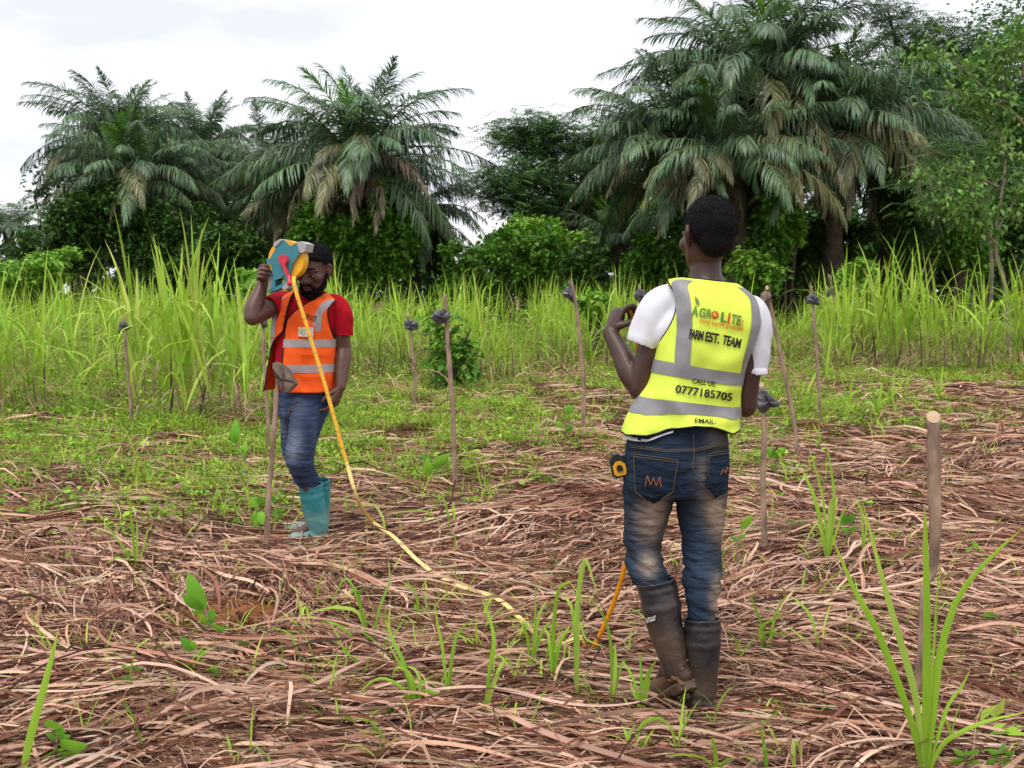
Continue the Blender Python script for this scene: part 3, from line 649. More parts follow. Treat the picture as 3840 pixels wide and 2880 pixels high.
dx = (px_-CX)/FPX; dy = -(py_-CY)/FPX; t = yy/(_c+dy*_s); p = np.stack([t*dx, yy, np.maximum(CAMH+t*(-_s+dy*_c), 0.05)], -1)
L = wd.uniform(0.22, 0.5, n); V, F, c = rand_leaves(p, L, L*0.65, pal(DK, n, wd, 0.25), wd, 0.0, 0.5)
o = obj('woodland', mkmesh('woodland', V, F, c), M['dleaf']); tag(o, 'dark wood reading as one mass behind the palms', 'woodland', kind='stuff')

# ------------------------------------------------------------------ broad trees
def spray_arrays(b, az, el, Ls, npair, lw, cols, rg, droop=0.25):
    """feathery compound leaves"""
    n = len(az); Vl, Fl, Cl = [], [], []; o = 0
    ax = np.stack([np.cos(az)*np.cos(el), np.sin(az)*np.cos(el), np.sin(el)], -1)
    sd_ = unit(np.cross(ax, np.tile([[0, 0, 1.0]], (n, 1)))+rg.normal(0, .2, (n, 3))); nr_ = np.cross(sd_, ax); colr = pal(cols, n, rg, 0.22)
    for i in range(npair):
        s = (i+1)/npair; c = b+ax*(Ls*s)[:, None]-nr_*(droop*Ls*s*s)[:, None]
        for sg in (-1, 1):
            d = unit(ax*0.45+sd_*sg-nr_*0.25); L = lw*(1-0.5*abs(s-0.5))*np.ones(n)
            V, F, cl = leaf_arrays(c, d, unit(np.cross(d, nr_)), nr_, L, L*0.34, colr); Vl.append(V); Fl.append(F+o); Cl.append(cl); o += len(V)
    return np.concatenate(Vl), np.concatenate(Fl), np.concatenate(Cl)
def tree(name, label, base_px, Yd, limbs, tr, m, cols, nsp, kind='feather', Ls=(0.4, 0.8), lw=0.17, spread=0.5, leaf=(0.12, 0.2), group='trees among the palms'):
    """limbs: list of pixel polylines (from the trunk out) at distance Yd plus an offset"""
    c = P(*base_px, Yd); root = empty(name, (c.x, Yd, 0)); tag(root, label, 'tree', group)
    rg = np.random.default_rng(int(base_px[0])); q = Soup(); ends = []; b0 = Vector((c.x, Yd, 0))
    for j, lb in enumerate(limbs):
        pts = [P(a, b, Yd+dz)-b0 for a, b, dz in lb]
        if j == 0: pts[0].z = -0.1
        r0 = tr if j == 0 else tr*0.5
        q.tube([tuple(p) for p in pts], [r0*(1-0.8*i/(len(pts)-1)) for i in range(len(pts))], 7, 4)
        cp = cr(pts, 8); ends += cp[len(cp)//3:] if j else cp[2*len(cp)//3:]
    obj('trunk', q.mesh('trunk'), m, root)
    E = np.array([tuple(e) for e in ends]); i = rg.integers(0, len(E), nsp); b = E[i]+rg.normal(0, 1, (nsp, 3))*np.array([spread, spread*0.9, spread*0.55])
    if kind == 'feather':
        V, F, cl = spray_arrays(b, rg.uniform(0, 2*PI, nsp), rg.normal(0.0, 0.25, nsp), rg.uniform(*Ls, nsp), 6, lw, cols, rg)
    else:
        n = nsp*5; bb = np.repeat(b, 5, 0)+rg.normal(0, 0.13, (n, 3)); L = rg.uniform(*leaf, n)
        V, F, cl = rand_leaves(bb, L, L*rg.uniform(0.5, 0.65, n), np.repeat(pal(cols, nsp, rg, .2), 5, 0), rg, -0.2, 0.45)
    obj('crown', mkmesh('crown', V, F, cl), M['dleaf'], root)
    return root
FT = [(0.075, 0.16, 0.055), (0.10, 0.20, 0.065), (0.06, 0.13, 0.045), (0.14, 0.25, 0.08)]
tree('feathery_tree', 'feathery tree with level limbs between the middle and right palms', (2150, 1100), 40,
     [[(2150, 1100, 0), (2130, 900, 0), (2150, 760, 0.3), (2200, 620, 0), (2230, 500, 0)], [(2140, 800, 0), (2040, 690, -.6), (1930, 640, -.8)], [(2145, 720, 0), (2050, 590, .5), (1960, 520, .6), (1880, 500, .6)],
      [(2180, 640, 0), (2080, 500, 0), (2020, 460, 0)], [(2140, 850, 0), (2020, 780, -.8), (1890, 740, -1), (1830, 660, -1)], [(2200, 600, 0), (2290, 520, 0), (2340, 460, 0)], [(2140, 780, 0), (2260, 690, -.5), (2300, 640, -.5)]],
     0.16, M['bark'], FT, 4200, spread=0.5)
tree('feathery_tree', 'tall feathery tree rising behind the right palms at the top right', (3480, 1100), 44,
     [[(3480, 1100, 0), (3500, 700, 0), (3490, 400, 0), (3450, 180, 0)], [(3495, 500, 0), (3420, 320, -.5), (3350, 120, -.5), (3330, 30, -.5)], [(3495, 450, 0), (3600, 300, .5), (3660, 170, .5)], [(3490, 420, 0), (3540, 220, 0), (3580, 130, 0)],
      [(3495, 560, 0), (3640, 420, -1), (3760, 330, -1)], [(3495, 600, 0), (3360, 470, -1), (3280, 330, -1)], [(3490, 350, 0), (3440, 200, 1), (3480, 90, 1)], [(3500, 620, 0), (3700, 520, -1), (3850, 420, -1)]],
     0.3, M['bark'], FT, 3600, spread=0.55)
tree('feathery_tree', 'dark tree filling the space right of the palm group', (3620, 1100), 39,
     [[(3620, 1100, 0), (3640, 800, 0), (3600, 600, 0)], [(3630, 700, 0), (3480, 560, 0), (3380, 500, 0)], [(3630, 720, 0), (3760, 600, 0), (3880, 520, 0)], [(3610, 640, 0), (3560, 480, 1), (3500, 380, 1)], [(3640, 800, 0), (3500, 720, -.5), (3400, 690, -.5)]],
     0.22, M['bark'], DK, 1300, spread=0.6)
LB = [(0.16, 0.30, 0.06), (0.20, 0.36, 0.08), (0.12, 0.24, 0.05), (0.25, 0.40, 0.11)]
tree('spindly_tree', 'spindly light-leaved tree with a pale leaning trunk at the right edge', (3790, 1100), 24,
     [[(3790, 1330, 0), (3770, 1080, 0), (3730, 900, 0), (3770, 600, 0), (3690, 380, 0)], [(3850, 480, 0), (3740, 375, -.3), (3560, 340, -.5)], [(3770, 420, 0), (3600, 250, -.2), (3460, 190, -.3)], [(3740, 700, 0), (3600, 640, -.3), (3440, 640, -.5)],
      [(3760, 420, 0), (3760, 280, 0), (3700, 180, 0)], [(3740, 820, 0), (3640, 760, -.3), (3460, 770, -.4)], [(3730, 880, 0), (3800, 760, 0), (3850, 690, 0)], [(3740, 920, 0), (3680, 850, -.2), (3650, 800, -.2)], [(3840, 300, 0), (3830, 180, 0), (3830, 90, 0)]],
     0.07, M['palebark'], LB, 420, kind='leaf', spread=0.17, leaf=(0.13, 0.22))
tree('spindly_tree', 'slim tree with layered drooping compound leaves beside the pale leaning trunk', (3700, 1100), 26,
     [[(3700, 1300, 0), (3720, 1000, 0), (3680, 700, 0), (3650, 560, 0)], [(3690, 780, 0), (3560, 600, 0), (3480, 560, 0)], [(3690, 800, 0), (3520, 700, -.4), (3400, 670, -.4)], [(3690, 760, 0), (3780, 680, 0), (3840, 640, 0)], [(3710, 900, 0), (3560, 780, -.4), (3420, 760, -.4)], [(3700, 720, 0), (3620, 620, .3), (3560, 520, .3)]],
     0.06, M['palebark'], [(0.12, 0.22, 0.07), (0.16, 0.27, 0.09), (0.09, 0.18, 0.06)], 380, spread=0.25, Ls=(0.35, 0.6), lw=0.14)

def broad_tree(label, px, py, Yd, wpx, hpx, n, cols, Lr=(0.16, 0.3), nc=90):
    c = P(px, py, Yd); k = Yd/FPX; rx, rz = wpx*k/2, hpx*k/2; root = empty('broad_leaved_tree', (c.x, Yd, 0)); tag(root, label, 'tree', 'trees among the palms')
    rg = np.random.default_rng(int(px)); q = Soup(); q.tube([(0, 0, -.1), (.1, 0, c.z*.5), (-.1, 0, c.z)], [.28, .22, .1], 8, 4)
    for i in range(9):
        a = i*.7; e = Vector((rx*.75*math.cos(a), 1.2*math.sin(a*1.7), c.z+rz*.7*math.sin(a))); q.tube([(0, 0, c.z*.55), tuple((Vector((0, 0, c.z*.75))).lerp(e, .5)), tuple(e)], [.1, .06, .02], 6, 3)
    obj('trunk', q.mesh('trunk'), M['bark'], root)
    obj('crown', leafmesh('crown', [((0, 0, c.z), (rx, min(rx, 2.2), rz), n, nc)], cols, rg, Lr), M['dleaf'], root)
broad_tree('dark broad-leaved tree filling the right edge behind the spindly trees', 3620, 470, 42, 620, 640, 6500, FT)
broad_tree('grey-green broad-leaved tree at the top right corner', 3790, 300, 46, 420, 520, 4200, FT)
broad_tree('bushy tree under the level limbs of the feathery tree', 2120, 690, 43, 480, 330, 4200, FT)
broad_tree('bushy dark tree between the feathery tree and the big palm group', 2350, 760, 41, 300, 330, 2600, DK)
broad_tree('leafy dark tree behind the left palm', 300, 760, 44, 330, 330, 2600, DK)
broad_tree('leafy dark tree behind the raised tape reel', 900, 800, 46, 420, 300, 2600, DK)
# ------------------------------------------------------------------ marker stakes
M['stick'] = mat('stick_bark', (0.30, 0.205, 0.15), 0.9, 0.15, nscale=22, namt=0.55, bump=0.7, bscale=60, stretch=(1, 1, 0.35))
M['cutwood'] = mat('cut_wood', (0.44, 0.31, 0.20), 0.8, 0.2, nscale=20, namt=0.2)
M['bag'] = mat('black_plastic', (0.055, 0.053, 0.062), 0.38, 0.6, nscale=9, namt=0.5, bump=0.5, bscale=25)
M['mudbag'] = mat('muddy_plastic', (0.14, 0.10, 0.075), 0.6, 0.4, nscale=11, namt=0.6, bump=0.6, bscale=25)
sr = random.Random(4)
def stake(base, path, r, label, bag=None, bm='bag', splinter=True, radl=None):
    """base, path in photo pixels; the stick stands at the depth of its foot; bag = polygon pixel outline of the plastic bag"""
    b = G(*base); Yd = b.y; root = empty('marker_stake', tuple(b)); tag(root, label, 'stake', 'marker stakes set out across the field')
    pts = [Vector((0, 0, -0.06))]+[P(x, y, Yd)-b for x, y in path]
    pts = [p+Vector((0, 0.012*math.sin(i*1.9+r*300), 0)) for i, p in enumerate(pts)]
    q = Soup(); nn = len(pts)
    rad = [r*(1.08-0.22*i/(nn-1))*(1+0.06*math.sin(i*2.7)) for i in range(nn)]
    if radl: rad = radl
    rg, T = tube_rings([tuple(p) for p in pts], rad, 10, 6, rnd=False)
    # knots
    for i in range(len(rg)):
        c = sum(rg[i], Vector())/10; k = 1+0.10*max(0, math.sin(i*1.13+base[0]))**6
        rg[i] = [c+(p-c)*(k+0.14*noise.noise(p*22)+0.08*noise.noise(p*60)) for p in rg[i]]
    c = sum(rg[-1], Vector())/10; e = T[-1]
    rg.append([p+e*(r*1.3*(0.5+0.5*math.sin(j*2.1+base[1])) if splinter else 0.9*(p-c).y+0.3*(p-c).x+r*0.9) for j, p in enumerate(rg[-1])])
    q.rings(rg); obj('stick', q.mesh('stick'), M['stick'], root)
    if splinter:
        s = Soup()
        for k in range(3):
            a = sr.uniform(0, 6.28); o = c+Vector((math.cos(a), math.sin(a), 0))*r*0.6
            s.tube([tuple(o-e*0.02), tuple(o+e*r*sr.uniform(1.5, 3.4)+Vector((sr.uniform(-.4, .4)*r, 0, 0)))], [r*0.35, r*0.06], 5, 1, rnd=False)
        obj('splinter', s.mesh('splinter', False), M['cutwood'], root)
    else:
        cc = sum(rg[-1], Vector())/10; f = Soup().add([cc+e*0.003]+[p+e*0.003 for p in rg[-1]], [(0, j+1, (j+1) % 10+1) for j in range(10)]); obj('cut_end', f.mesh('cut_end', False), M['cutwood'], root)
    if bag:
        poly = [P(x, y, Yd)-b for x, y in bag]; ctr = sum(poly, Vector())/len(poly); n = len(poly); V = []; F = []
        # crumpled pouch: outline rings stepping through its thickness
        th = 0.045
        dense = []
        for i in range(n):
            for k in range(4): dense.append(poly[i].lerp(poly[(i+1) % n], k/4))
        n = len(dense)
        steps = [(-th, 0.05), (-th*0.95, 0.45), (-th*0.75, 0.85), (0, 1.0), (th*0.7, 0.9), (th*0.95, 0.5), (th, 0.05)]
        rings = []
        for yy, s_ in steps:
            rings.append([ctr+(p-ctr)*(s_*(1+0.10*noise.noise(p*25+Vector((0, yy*30, base[0])))))+Vector((0, yy+0.03*noise.noise(p*18+Vector((3, yy*9, base[1]))), 0.012*noise.noise(p*22+Vector((9, yy*20, 1))))) for p in dense])
        me = Soup().rings(rings).mesh('plastic_bag', False); obj('plastic_bag', me, M[bm], root)
    return root
Z = lambda o, s: (lambda x, y: (o[0]+x/s, o[1]+y/s))
a1 = Z((0, 900), 1.843); a2 = Z((1400, 950), 1.659); a3 = Z((2700, 950), 1.843); a4 = Z((850, 850), 2.371); a5 = Z((850, 1350), 2.2127); a7 = Z((2740, 1600), 1.2964)
stake(a1(920, 1300), [a1(900, 1100), a1(875, 850), a1(866, 640), a1(856, 545)], 0.017, 'leftmost stake with a small grey plastic cap, beside the tall cane clump', [a1(825, 565), a1(862, 560), a1(908, 604), a1(870, 628), a1(822, 650)])
stake((1003, 1707), [(1005, 1600), (998, 1480), (990, 1330), (988, 1215)], 0.016, 'thin stake directly behind the orange-vested man, its top behind his elbow', [(968, 1195), (1000, 1190), (1004, 1225), (985, 1232)])
stake((1000, 2066), [a5(345, 1200), a5(365, 900), a5(395, 600), a5(415, 300), a5(425, 130)], 0.0145, 'stake with a muddy brown bag in front of the orange-vested man', [a4(408, 1215), a4(490, 1207), a4(545, 1260), a4(642, 1390), a4(595, 1440), a4(560, 1478), a4(520, 1478), a4(470, 1400), a4(425, 1330)], 'mudbag', splinter=False)
stake(a2(248, 970), [a2(255, 820), a2(262, 730), a2(240, 600), a2(232, 470), a2(210, 395)], 0.019, 'short stake with a square grey bag, left of the tallest middle stake', [a2(190, 418), a2(240, 412), a2(284, 432), a2(276, 478), a2(230, 484), a2(190, 465)])
stake((1712, 1854), [a2(505, 1300), a2(495, 1000), a2(478, 750), a2(460, 520), a2(452, 380), a2(445, 275)], 0.018, 'tall stake with a black bag folded at its top in the middle of the field', [a2(352, 398), a2(385, 358), a2(430, 345), a2(478, 362), a2(480, 400), a2(440, 432), a2(405, 452)])
stake(a2(1300, 1130), [a2(1312, 900), a2(1300, 700), a2(1275, 450), a2(1255, 290), a2(1232, 185)], 0.020, 'leaning stake with a grey bag, left of the near man\'s raised hand', [a2(1172, 255), a2(1215, 195), a2(1240, 225), a2(1246, 312), a2(1210, 285)])
stake((2425, 1560), [(2420, 1350), (2410, 1200), (2398, 1080)], 0.018, 'stake hidden behind the near man\'s arm, only its grey bag showing', [(2375, 1110), (2392, 1080), (2420, 1090), (2425, 1130), (2395, 1135)])
stake(a3(545, 1440), [a3(515, 1180), a3(470, 950), a3(415, 700), a3(370, 450), a3(335, 300), a3(325, 250)], 0.017, 'long slanting stake with a brown bag just right of the yellow vest', [a3(283, 290), a3(325, 248), a3(350, 275), a3(352, 335), a3(328, 385), a3(300, 365), a3(280, 330)], 'mudbag', splinter=False)
stake(a3(685, 1160), [a3(685, 950), a3(670, 700), a3(650, 500), a3(640, 330), a3(632, 240)], 0.018, 'thin upright stake with a blue-grey bag flap, right of the long slanting stake', [a3(592, 350), a3(600, 300), a3(632, 278), a3(668, 288), a3(690, 330), a3(685, 362), a3(650, 350)])
stake(a3(840, 790), [a3(830, 650), a3(810, 500), a3(790, 330), a3(775, 240), a3(755, 160)], 0.026, 'farthest stake at right with a black bag and a split tip', [a3(730, 310), a3(742, 258), a3(775, 236), a3(792, 262), a3(770, 290)])
stake((2868, 2075), [a3(300, 1640), a3(302, 1450), a3(302, 1250), a3(298, 1100), a3(292, 930)], 0.016, 'stake with a folded grey bag close at the near man\'s right elbow', [a3(222, 985), a3(248, 940), a3(315, 938), a3(350, 980), a3(430, 1045), a3(400, 1065), a3(345, 1062), a3(290, 1112), a3(250, 1065)], splinter=False)
stake(a7(918, 1395), [a7(915, 1250), a7(925, 1000), a7(942, 780), a7(990, 700), a7(990, 480), a7(984, 250), (3506, 1590)], 0.023, 'bare thick stake with a pale cut top at right, kinked near its middle', None, splinter=False, radl=[.011, .012, .0125, .013, .015, .0205, .022, .0215, .0205])
# ------------------------------------------------------------------ foreground plants
def blade(root, b, pts, W, col, name='leaf', dyd=0.0, K=14):
    """one long blade: pts photo pixels from foot to tip; it leans dyd metres away from the camera at its tip"""
    n = len(pts); Y0 = b.y
    w = [P(x, y, Y0+dyd*(i/(n-1))**1.5)-b for i, (x, y) in enumerate(pts)]
    c = cr(w, max(2, K//(n-1))); K = len(c); V = []; F = []
    for i, p in enumerate(c):
        s = i/(K-1); t = (c[min(i+1, K-1)]-c[max(i-1, 0)]).normalized(); view = (b+p-Vector((0, 0, CAMH))).normalized()
        sd = t.cross(view); sd = sd.normalized(); q = t.cross(sd)
        wd_ = W*min(1, 0.5+1.6*s)*(1-s**2.6)**0.85*0.5+0.0006
        a = math.sin(s*3+W*500)*0.5; d = sd*math.cos(a)+q*math.sin(a)
        V += [p-d*wd_, p+q*wd_*0.3, p+d*wd_]
    for i in range(K-1):
        k = i*3; F += [(k, k+1, k+4, k+3), (k+1, k+2, k+5, k+4)]
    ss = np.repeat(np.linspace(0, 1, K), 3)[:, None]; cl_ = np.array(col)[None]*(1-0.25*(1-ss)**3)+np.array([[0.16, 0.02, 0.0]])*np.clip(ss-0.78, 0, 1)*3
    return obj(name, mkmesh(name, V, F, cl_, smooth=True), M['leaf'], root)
GR = [(0.28, 0.50, 0.035), (0.34, 0.56, 0.05), (0.22, 0.42, 0.035), (0.40, 0.58, 0.09)]
fr_ = random.Random(31)
def shoot(base, leaves, label, name='cane_shoot', group='green cane shoots in the litter', dy=None):
    b = G(*base, 0.06 if base[1] > 1900 else 0.02); root = empty(name, tuple(b)); tag(root, label, 'cane shoot', group); base = tuple(float(t) for t in to_px(b.x, b.y, b.z))
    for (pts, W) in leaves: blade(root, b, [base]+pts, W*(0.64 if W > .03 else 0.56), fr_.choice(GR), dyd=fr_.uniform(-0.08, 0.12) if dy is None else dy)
    return root
a4b = Z((0, 1750), 1.468); a5b = Z((900, 1850), 1.611); a6b = Z((1800, 1850), 1.611)
shoot((3468, 2868), [([a7(880, 1440), a7(720, 1010), a7(600, 790), a7(492, 535)], 0.034), ([a7(905, 1350), a7(830, 1060), a7(740, 750), a7(642, 365)], 0.034), ([a7(950, 1300), a7(955, 950), a7(948, 620), a7(943, 390)], 0.040),
       ([a7(985, 1400), a7(1010, 1150), a7(1090, 860), a7(1230, 670), a7(1424, 490)], 0.036), ([a7(985, 1100), a7(1000, 850), a7(1022, 670)], 0.010), ([a7(1010, 1500), a7(1060, 1350), a7(1120, 1270), a7(1165, 1180)], 0.018),
       ([a7(1020, 1560), a7(1110, 1490), a7(1250, 1430), a7(1430, 1390)], 0.026), ([a7(920, 1500), a7(880, 1430), a7(800, 1240), a7(760, 1120)], 0.012)], 'tallest bright green cane shoot with long spread blades at the lower right')
shoot((75, 2920), [([a4b(150, 1560), a4b(235, 1240), a4b(285, 1050), a4b(322, 900)], 0.036)], 'single upright green blade at the lower left corner')
shoot(a4b(745, 525), [([a4b(735, 400), a4b(722, 280), a4b(712, 165)], 0.026), ([a4b(755, 430), a4b(755, 340), a4b(750, 290)], 0.02), ([a4b(790, 450), a4b(815, 350), a4b(860, 355)], 0.015), ([a4b(690, 460), a4b(620, 370), a4b(580, 320)], 0.018), ([a4b(650, 500), a4b(560, 560), a4b(490, 620)], 0.022), ([a4b(800, 540), a4b(850, 600)], 0.01)], 'upright cane shoot among the weeds at the left')
shoot(a7(470, 600), [([a7(430, 430), a7(390, 300), a7(345, 205)], 0.034), ([a7(455, 400), a7(425, 250), a7(375, 90)], 0.026), ([a7(505, 400), a7(490, 220), a7(465, 75)], 0.028), ([a7(480, 480), a7(490, 370), a7(515, 345), a7(510, 400)], 0.036), ([a7(430, 480), a7(390, 510), a7(355, 590)], 0.022), ([a7(540, 430), a7(575, 380)], 0.02), ([a7(440, 540), a7(425, 620)], 0.026)], 'tufted cane shoot right of the folded-bag stake')
shoot(a7(645, 580), [([a7(640, 460), a7(620, 380), a7(592, 368)], 0.022), ([a7(660, 480), a7(665, 420)], 0.018), ([a7(690, 520), a7(705, 590)], 0.02)], 'small bent cane shoot beside the tufted shoot at right')
shoot(a5b(790, 880), [([a5b(730, 700), a5b(680, 560), a5b(640, 515), a5b(600, 560), a5b(545, 680)], 0.020), ([a5b(720, 730), a5b(600, 690), a5b(500, 700), a5b(410, 725)], 0.024), ([a5b(830, 740), a5b(870, 620), a5b(905, 520), a5b(895, 400)], 0.018), ([a5b(600, 800), a5b(480, 760), a5b(410, 735)], 0.022), ([a5b(840, 700), a5b(880, 640)], 0.016), ([a5b(760, 800), a5b(720, 620), a5b(760, 565)], 0.018)], 'arching cane shoot in the middle of the litter')
shoot(a5b(1070, 745), [([a5b(1075, 660), a5b(1040, 570), a5b(975, 535)], 0.024), ([a5b(1060, 690), a5b(1055, 680)], 0.02), ([a5b(1120, 700), a5b(1130, 610)], 0.012)], 'small hooked cane shoot below the yellow tape')
shoot(a5b(1060, 1260), [([a5b(1000, 1060), a5b(930, 900), a5b(880, 765)], 0.026), ([a5b(1030, 1130), a5b(960, 1020), a5b(905, 930)], 0.022), ([a5b(1050, 1150), a5b(990, 1060), a5b(940, 1060), a5b(920, 1120)], 0.024), ([a5b(1090, 1160), a5b(1060, 1070), a5b(1010, 1045)], 0.022), ([a5b(1000, 1200), a5b(880, 1120), a5b(780, 1150), a5b(640, 1300)], 0.018), ([a5b(1100, 1200), a5b(1190, 1215), a5b(1255, 1215)], 0.024), ([a5b(1000, 1240), a5b(1090, 1150), a5b(1190, 1090)], 0.016), ([a5b(960, 1280), a5b(930, 1330)], 0.02)], 'leafy cane shoot at the bottom centre of the field')
shoot(a5b(1255, 1190), [([a5b(1225, 950), a5b(1195, 800), a5b(1180, 670)], 0.018), ([a5b(1270, 1060), a5b(1300, 930)], 0.022), ([a5b(1285, 960), a5b(1330, 830), a5b(1400, 770)], 0.02), ([a5b(1240, 1050), a5b(1215, 1040)], 0.012)], 'upright cane shoot right of the leafy bottom shoot')
shoot(a6b(20, 1260), [([a6b(60, 1060), a6b(85, 900), a6b(60, 760), a6b(10, 640)], 0.026), ([a6b(60, 1180), a6b(130, 1060)], 0.022), ([a6b(110, 1080), a6b(170, 1000), a6b(200, 1100)], 0.02)], 'tall narrow cane shoot under the yellow tape')
shoot(a6b(300, 1010), [([a6b(325, 850), a6b(335, 680), a6b(335, 500)], 0.013), ([a6b(330, 900), a6b(360, 730), a6b(410, 640)], 0.026), ([a6b(290, 900), a6b(260, 800), a6b(240, 870)], 0.018), ([a6b(360, 880), a6b(420, 790), a6b(500, 800)], 0.018)], 'grassy cane shoot left of the tallest middle shoot')
shoot(a6b(440, 1080), [([a6b(445, 850), a6b(460, 650), a6b(490, 560), a6b(555, 535)], 0.026), ([a6b(470, 950), a6b(510, 850), a6b(545, 800)], 0.026), ([a6b(420, 900), a6b(390, 810)], 0.02), ([a6b(480, 1090), a6b(540, 1140)], 0.02)], 'curved cane shoot beside the tallest middle shoot')
shoot(a6b(585, 1180), [([a6b(585, 900), a6b(590, 650), a6b(610, 420)], 0.034), ([a6b(590, 700), a6b(625, 430), a6b(650, 420), a6b(710, 610)], 0.028), ([a6b(570, 800), a6b(540, 660), a6b(490, 625)], 0.024), ([a6b(600, 800), a6b(640, 880), a6b(760, 930)], 0.014)], 'tallest cane shoot in the middle, left of the orange tape')
shoot(a6b(790, 1215), [([a6b(815, 1060), a6b(815, 910)], 0.03), ([a6b(795, 1000), a6b(780, 850), a6b(740, 730), a6b(630, 590)], 0.018), ([a6b(850, 1050), a6b(890, 1010)], 0.016)], 'broad cane shoot right of the orange tape')
shoot(a6b(985, 1250), [([a6b(975, 1120), a6b(965, 960)], 0.02), ([a6b(1000, 1130), a6b(1065, 1010)], 0.024), ([a6b(930, 1130), a6b(860, 1010)], 0.02), ([a6b(1020, 1120), a6b(1030, 1060)], 0.018), ([a6b(920, 1180), a6b(910, 1140)], 0.016)], 'tufted cane shoot at the toe of the lifted boot')
shoot(a6b(930, 1500), [([a6b(960, 1430), a6b(1010, 1375), a6b(1080, 1360), a6b(1150, 1410), a6b(1175, 1520)], 0.022), ([a6b(1000, 1480), a6b(1060, 1540), a6b(1100, 1650)], 0.026), ([a6b(880, 1450), a6b(855, 1400)], 0.016), ([a6b(900, 1470), a6b(940, 1400)], 0.014)], 'arching cane shoot just below the boots')
shoot(a6b(1440, 1655), [([a6b(1420, 1560), a6b(1400, 1470)], 0.024), ([a6b(1470, 1630), a6b(1540, 1600)], 0.02), ([a6b(1380, 1620), a6b(1250, 1580), a6b(1120, 1590)], 0.012)], 'low cane shoot at the bottom edge right of the boots')
shoot(a7(180, 1650), [([a7(165, 1560), a7(140, 1470)], 0.022), ([a7(120, 1630), a7(50, 1605)], 0.016)], 'short twin-bladed shoot at the bottom edge')
shoot(a7(320, 1650), [([a7(305, 1590), a7(308, 1535), a7(335, 1560), a7(340, 1630)], 0.024)], 'short hooked shoot at the bottom edge left of the tallest shoot')
shoot(a7(185, 1060), [([a7(215, 920), a7(275, 815)], 0.022), ([a7(260, 900), a7(320, 880), a7(400, 960), a7(440, 1070)], 0.0), ([a7(150, 960), a7(100, 830), a7(120, 820)], 0.016), ([a7(160, 1010), a7(240, 1005), a7(310, 1025)], 0.018), ([a7(140, 990), a7(210, 935), a7(260, 905)], 0.022)][:1]+[([a7(150, 960), a7(100, 830), a7(120, 820)], 0.016), ([a7(160, 1010), a7(240, 1005), a7(310, 1025)], 0.018), ([a7(140, 990), a7(210, 935), a7(260, 905)], 0.022)], 'spreading cane shoot right of the standing boot')
shoot(a7(440, 1070), [([a7(400, 950), a7(340, 860), a7(275, 815)], 0.022), ([a7(370, 1050), a7(280, 970)], 0.022)], 'leaning cane shoot left of the tallest shoot')
shoot(a5b(885, 220), [([a5b(860, 140), a5b(800, 55)], 0.026)], 'single green blade beside the tape near the teal boots')
shoot(a5b(1265, 220), [([a5b(1255, 120), a5b(1225, 25), a5b(1190, 60), a5b(1195, 140)], 0.022), ([a5b(1150, 120), a5b(1000, 110), a5b(880, 130)], 0.016)], 'bent cane shoot at the foot of the tall middle stake')
shoot(a5b(1285, 350), [([a5b(1300, 290), a5b(1290, 235)], 0.026), ([a5b(1240, 350), a5b(1220, 385)], 0.018)], 'short broad shoot below the tall middle stake')
shoot(a2(925, 1170), [([a2(930, 1090), a2(930, 1020)], 0.03), ([a2(950, 1080), a2(970, 1010)], 0.026)], 'pale twin-bladed shoot far behind the tape')
shoot(a2(1015, 1140), [([a2(1010, 1080), a2(985, 1020)], 0.026), ([a2(1025, 1060), a2(1035, 960)], 0.028)], 'pale forked shoot far behind the tape, left of the leaning stake')
shoot(a3(730, 880), [([a3(745, 750), a3(765, 560)], 0.07), ([a3(735, 830), a3(740, 690)], 0.06)], 'pale broad cane blades right of the blue-grey bagged stake')
shoot(a3(590, 990), [([a3(620, 920), a3(665, 820)], 0.07)], 'yellow withered cane blade left of the blue-grey bagged stake')
for px_, py_, lb in ((3180, 1530, 'left of three low shoots before the right cane'), (3340, 1520, 'middle of three low shoots before the right cane'), (3520, 1500, 'right of three low shoots before the right cane'), (3290, 1560, 'low shoot set forward of the three before the right cane')):
    shoot((px_, py_), [([(px_-8, py_-60), (px_-30, py_-120)], 0.05), ([(px_+10, py_-70), (px_+16, py_-130)], 0.05), ([(px_+15, py_-50), (px_+50, py_-70)], 0.045), ([(px_-25, py_-50), (px_-60, py_-40)], 0.04)], lb)

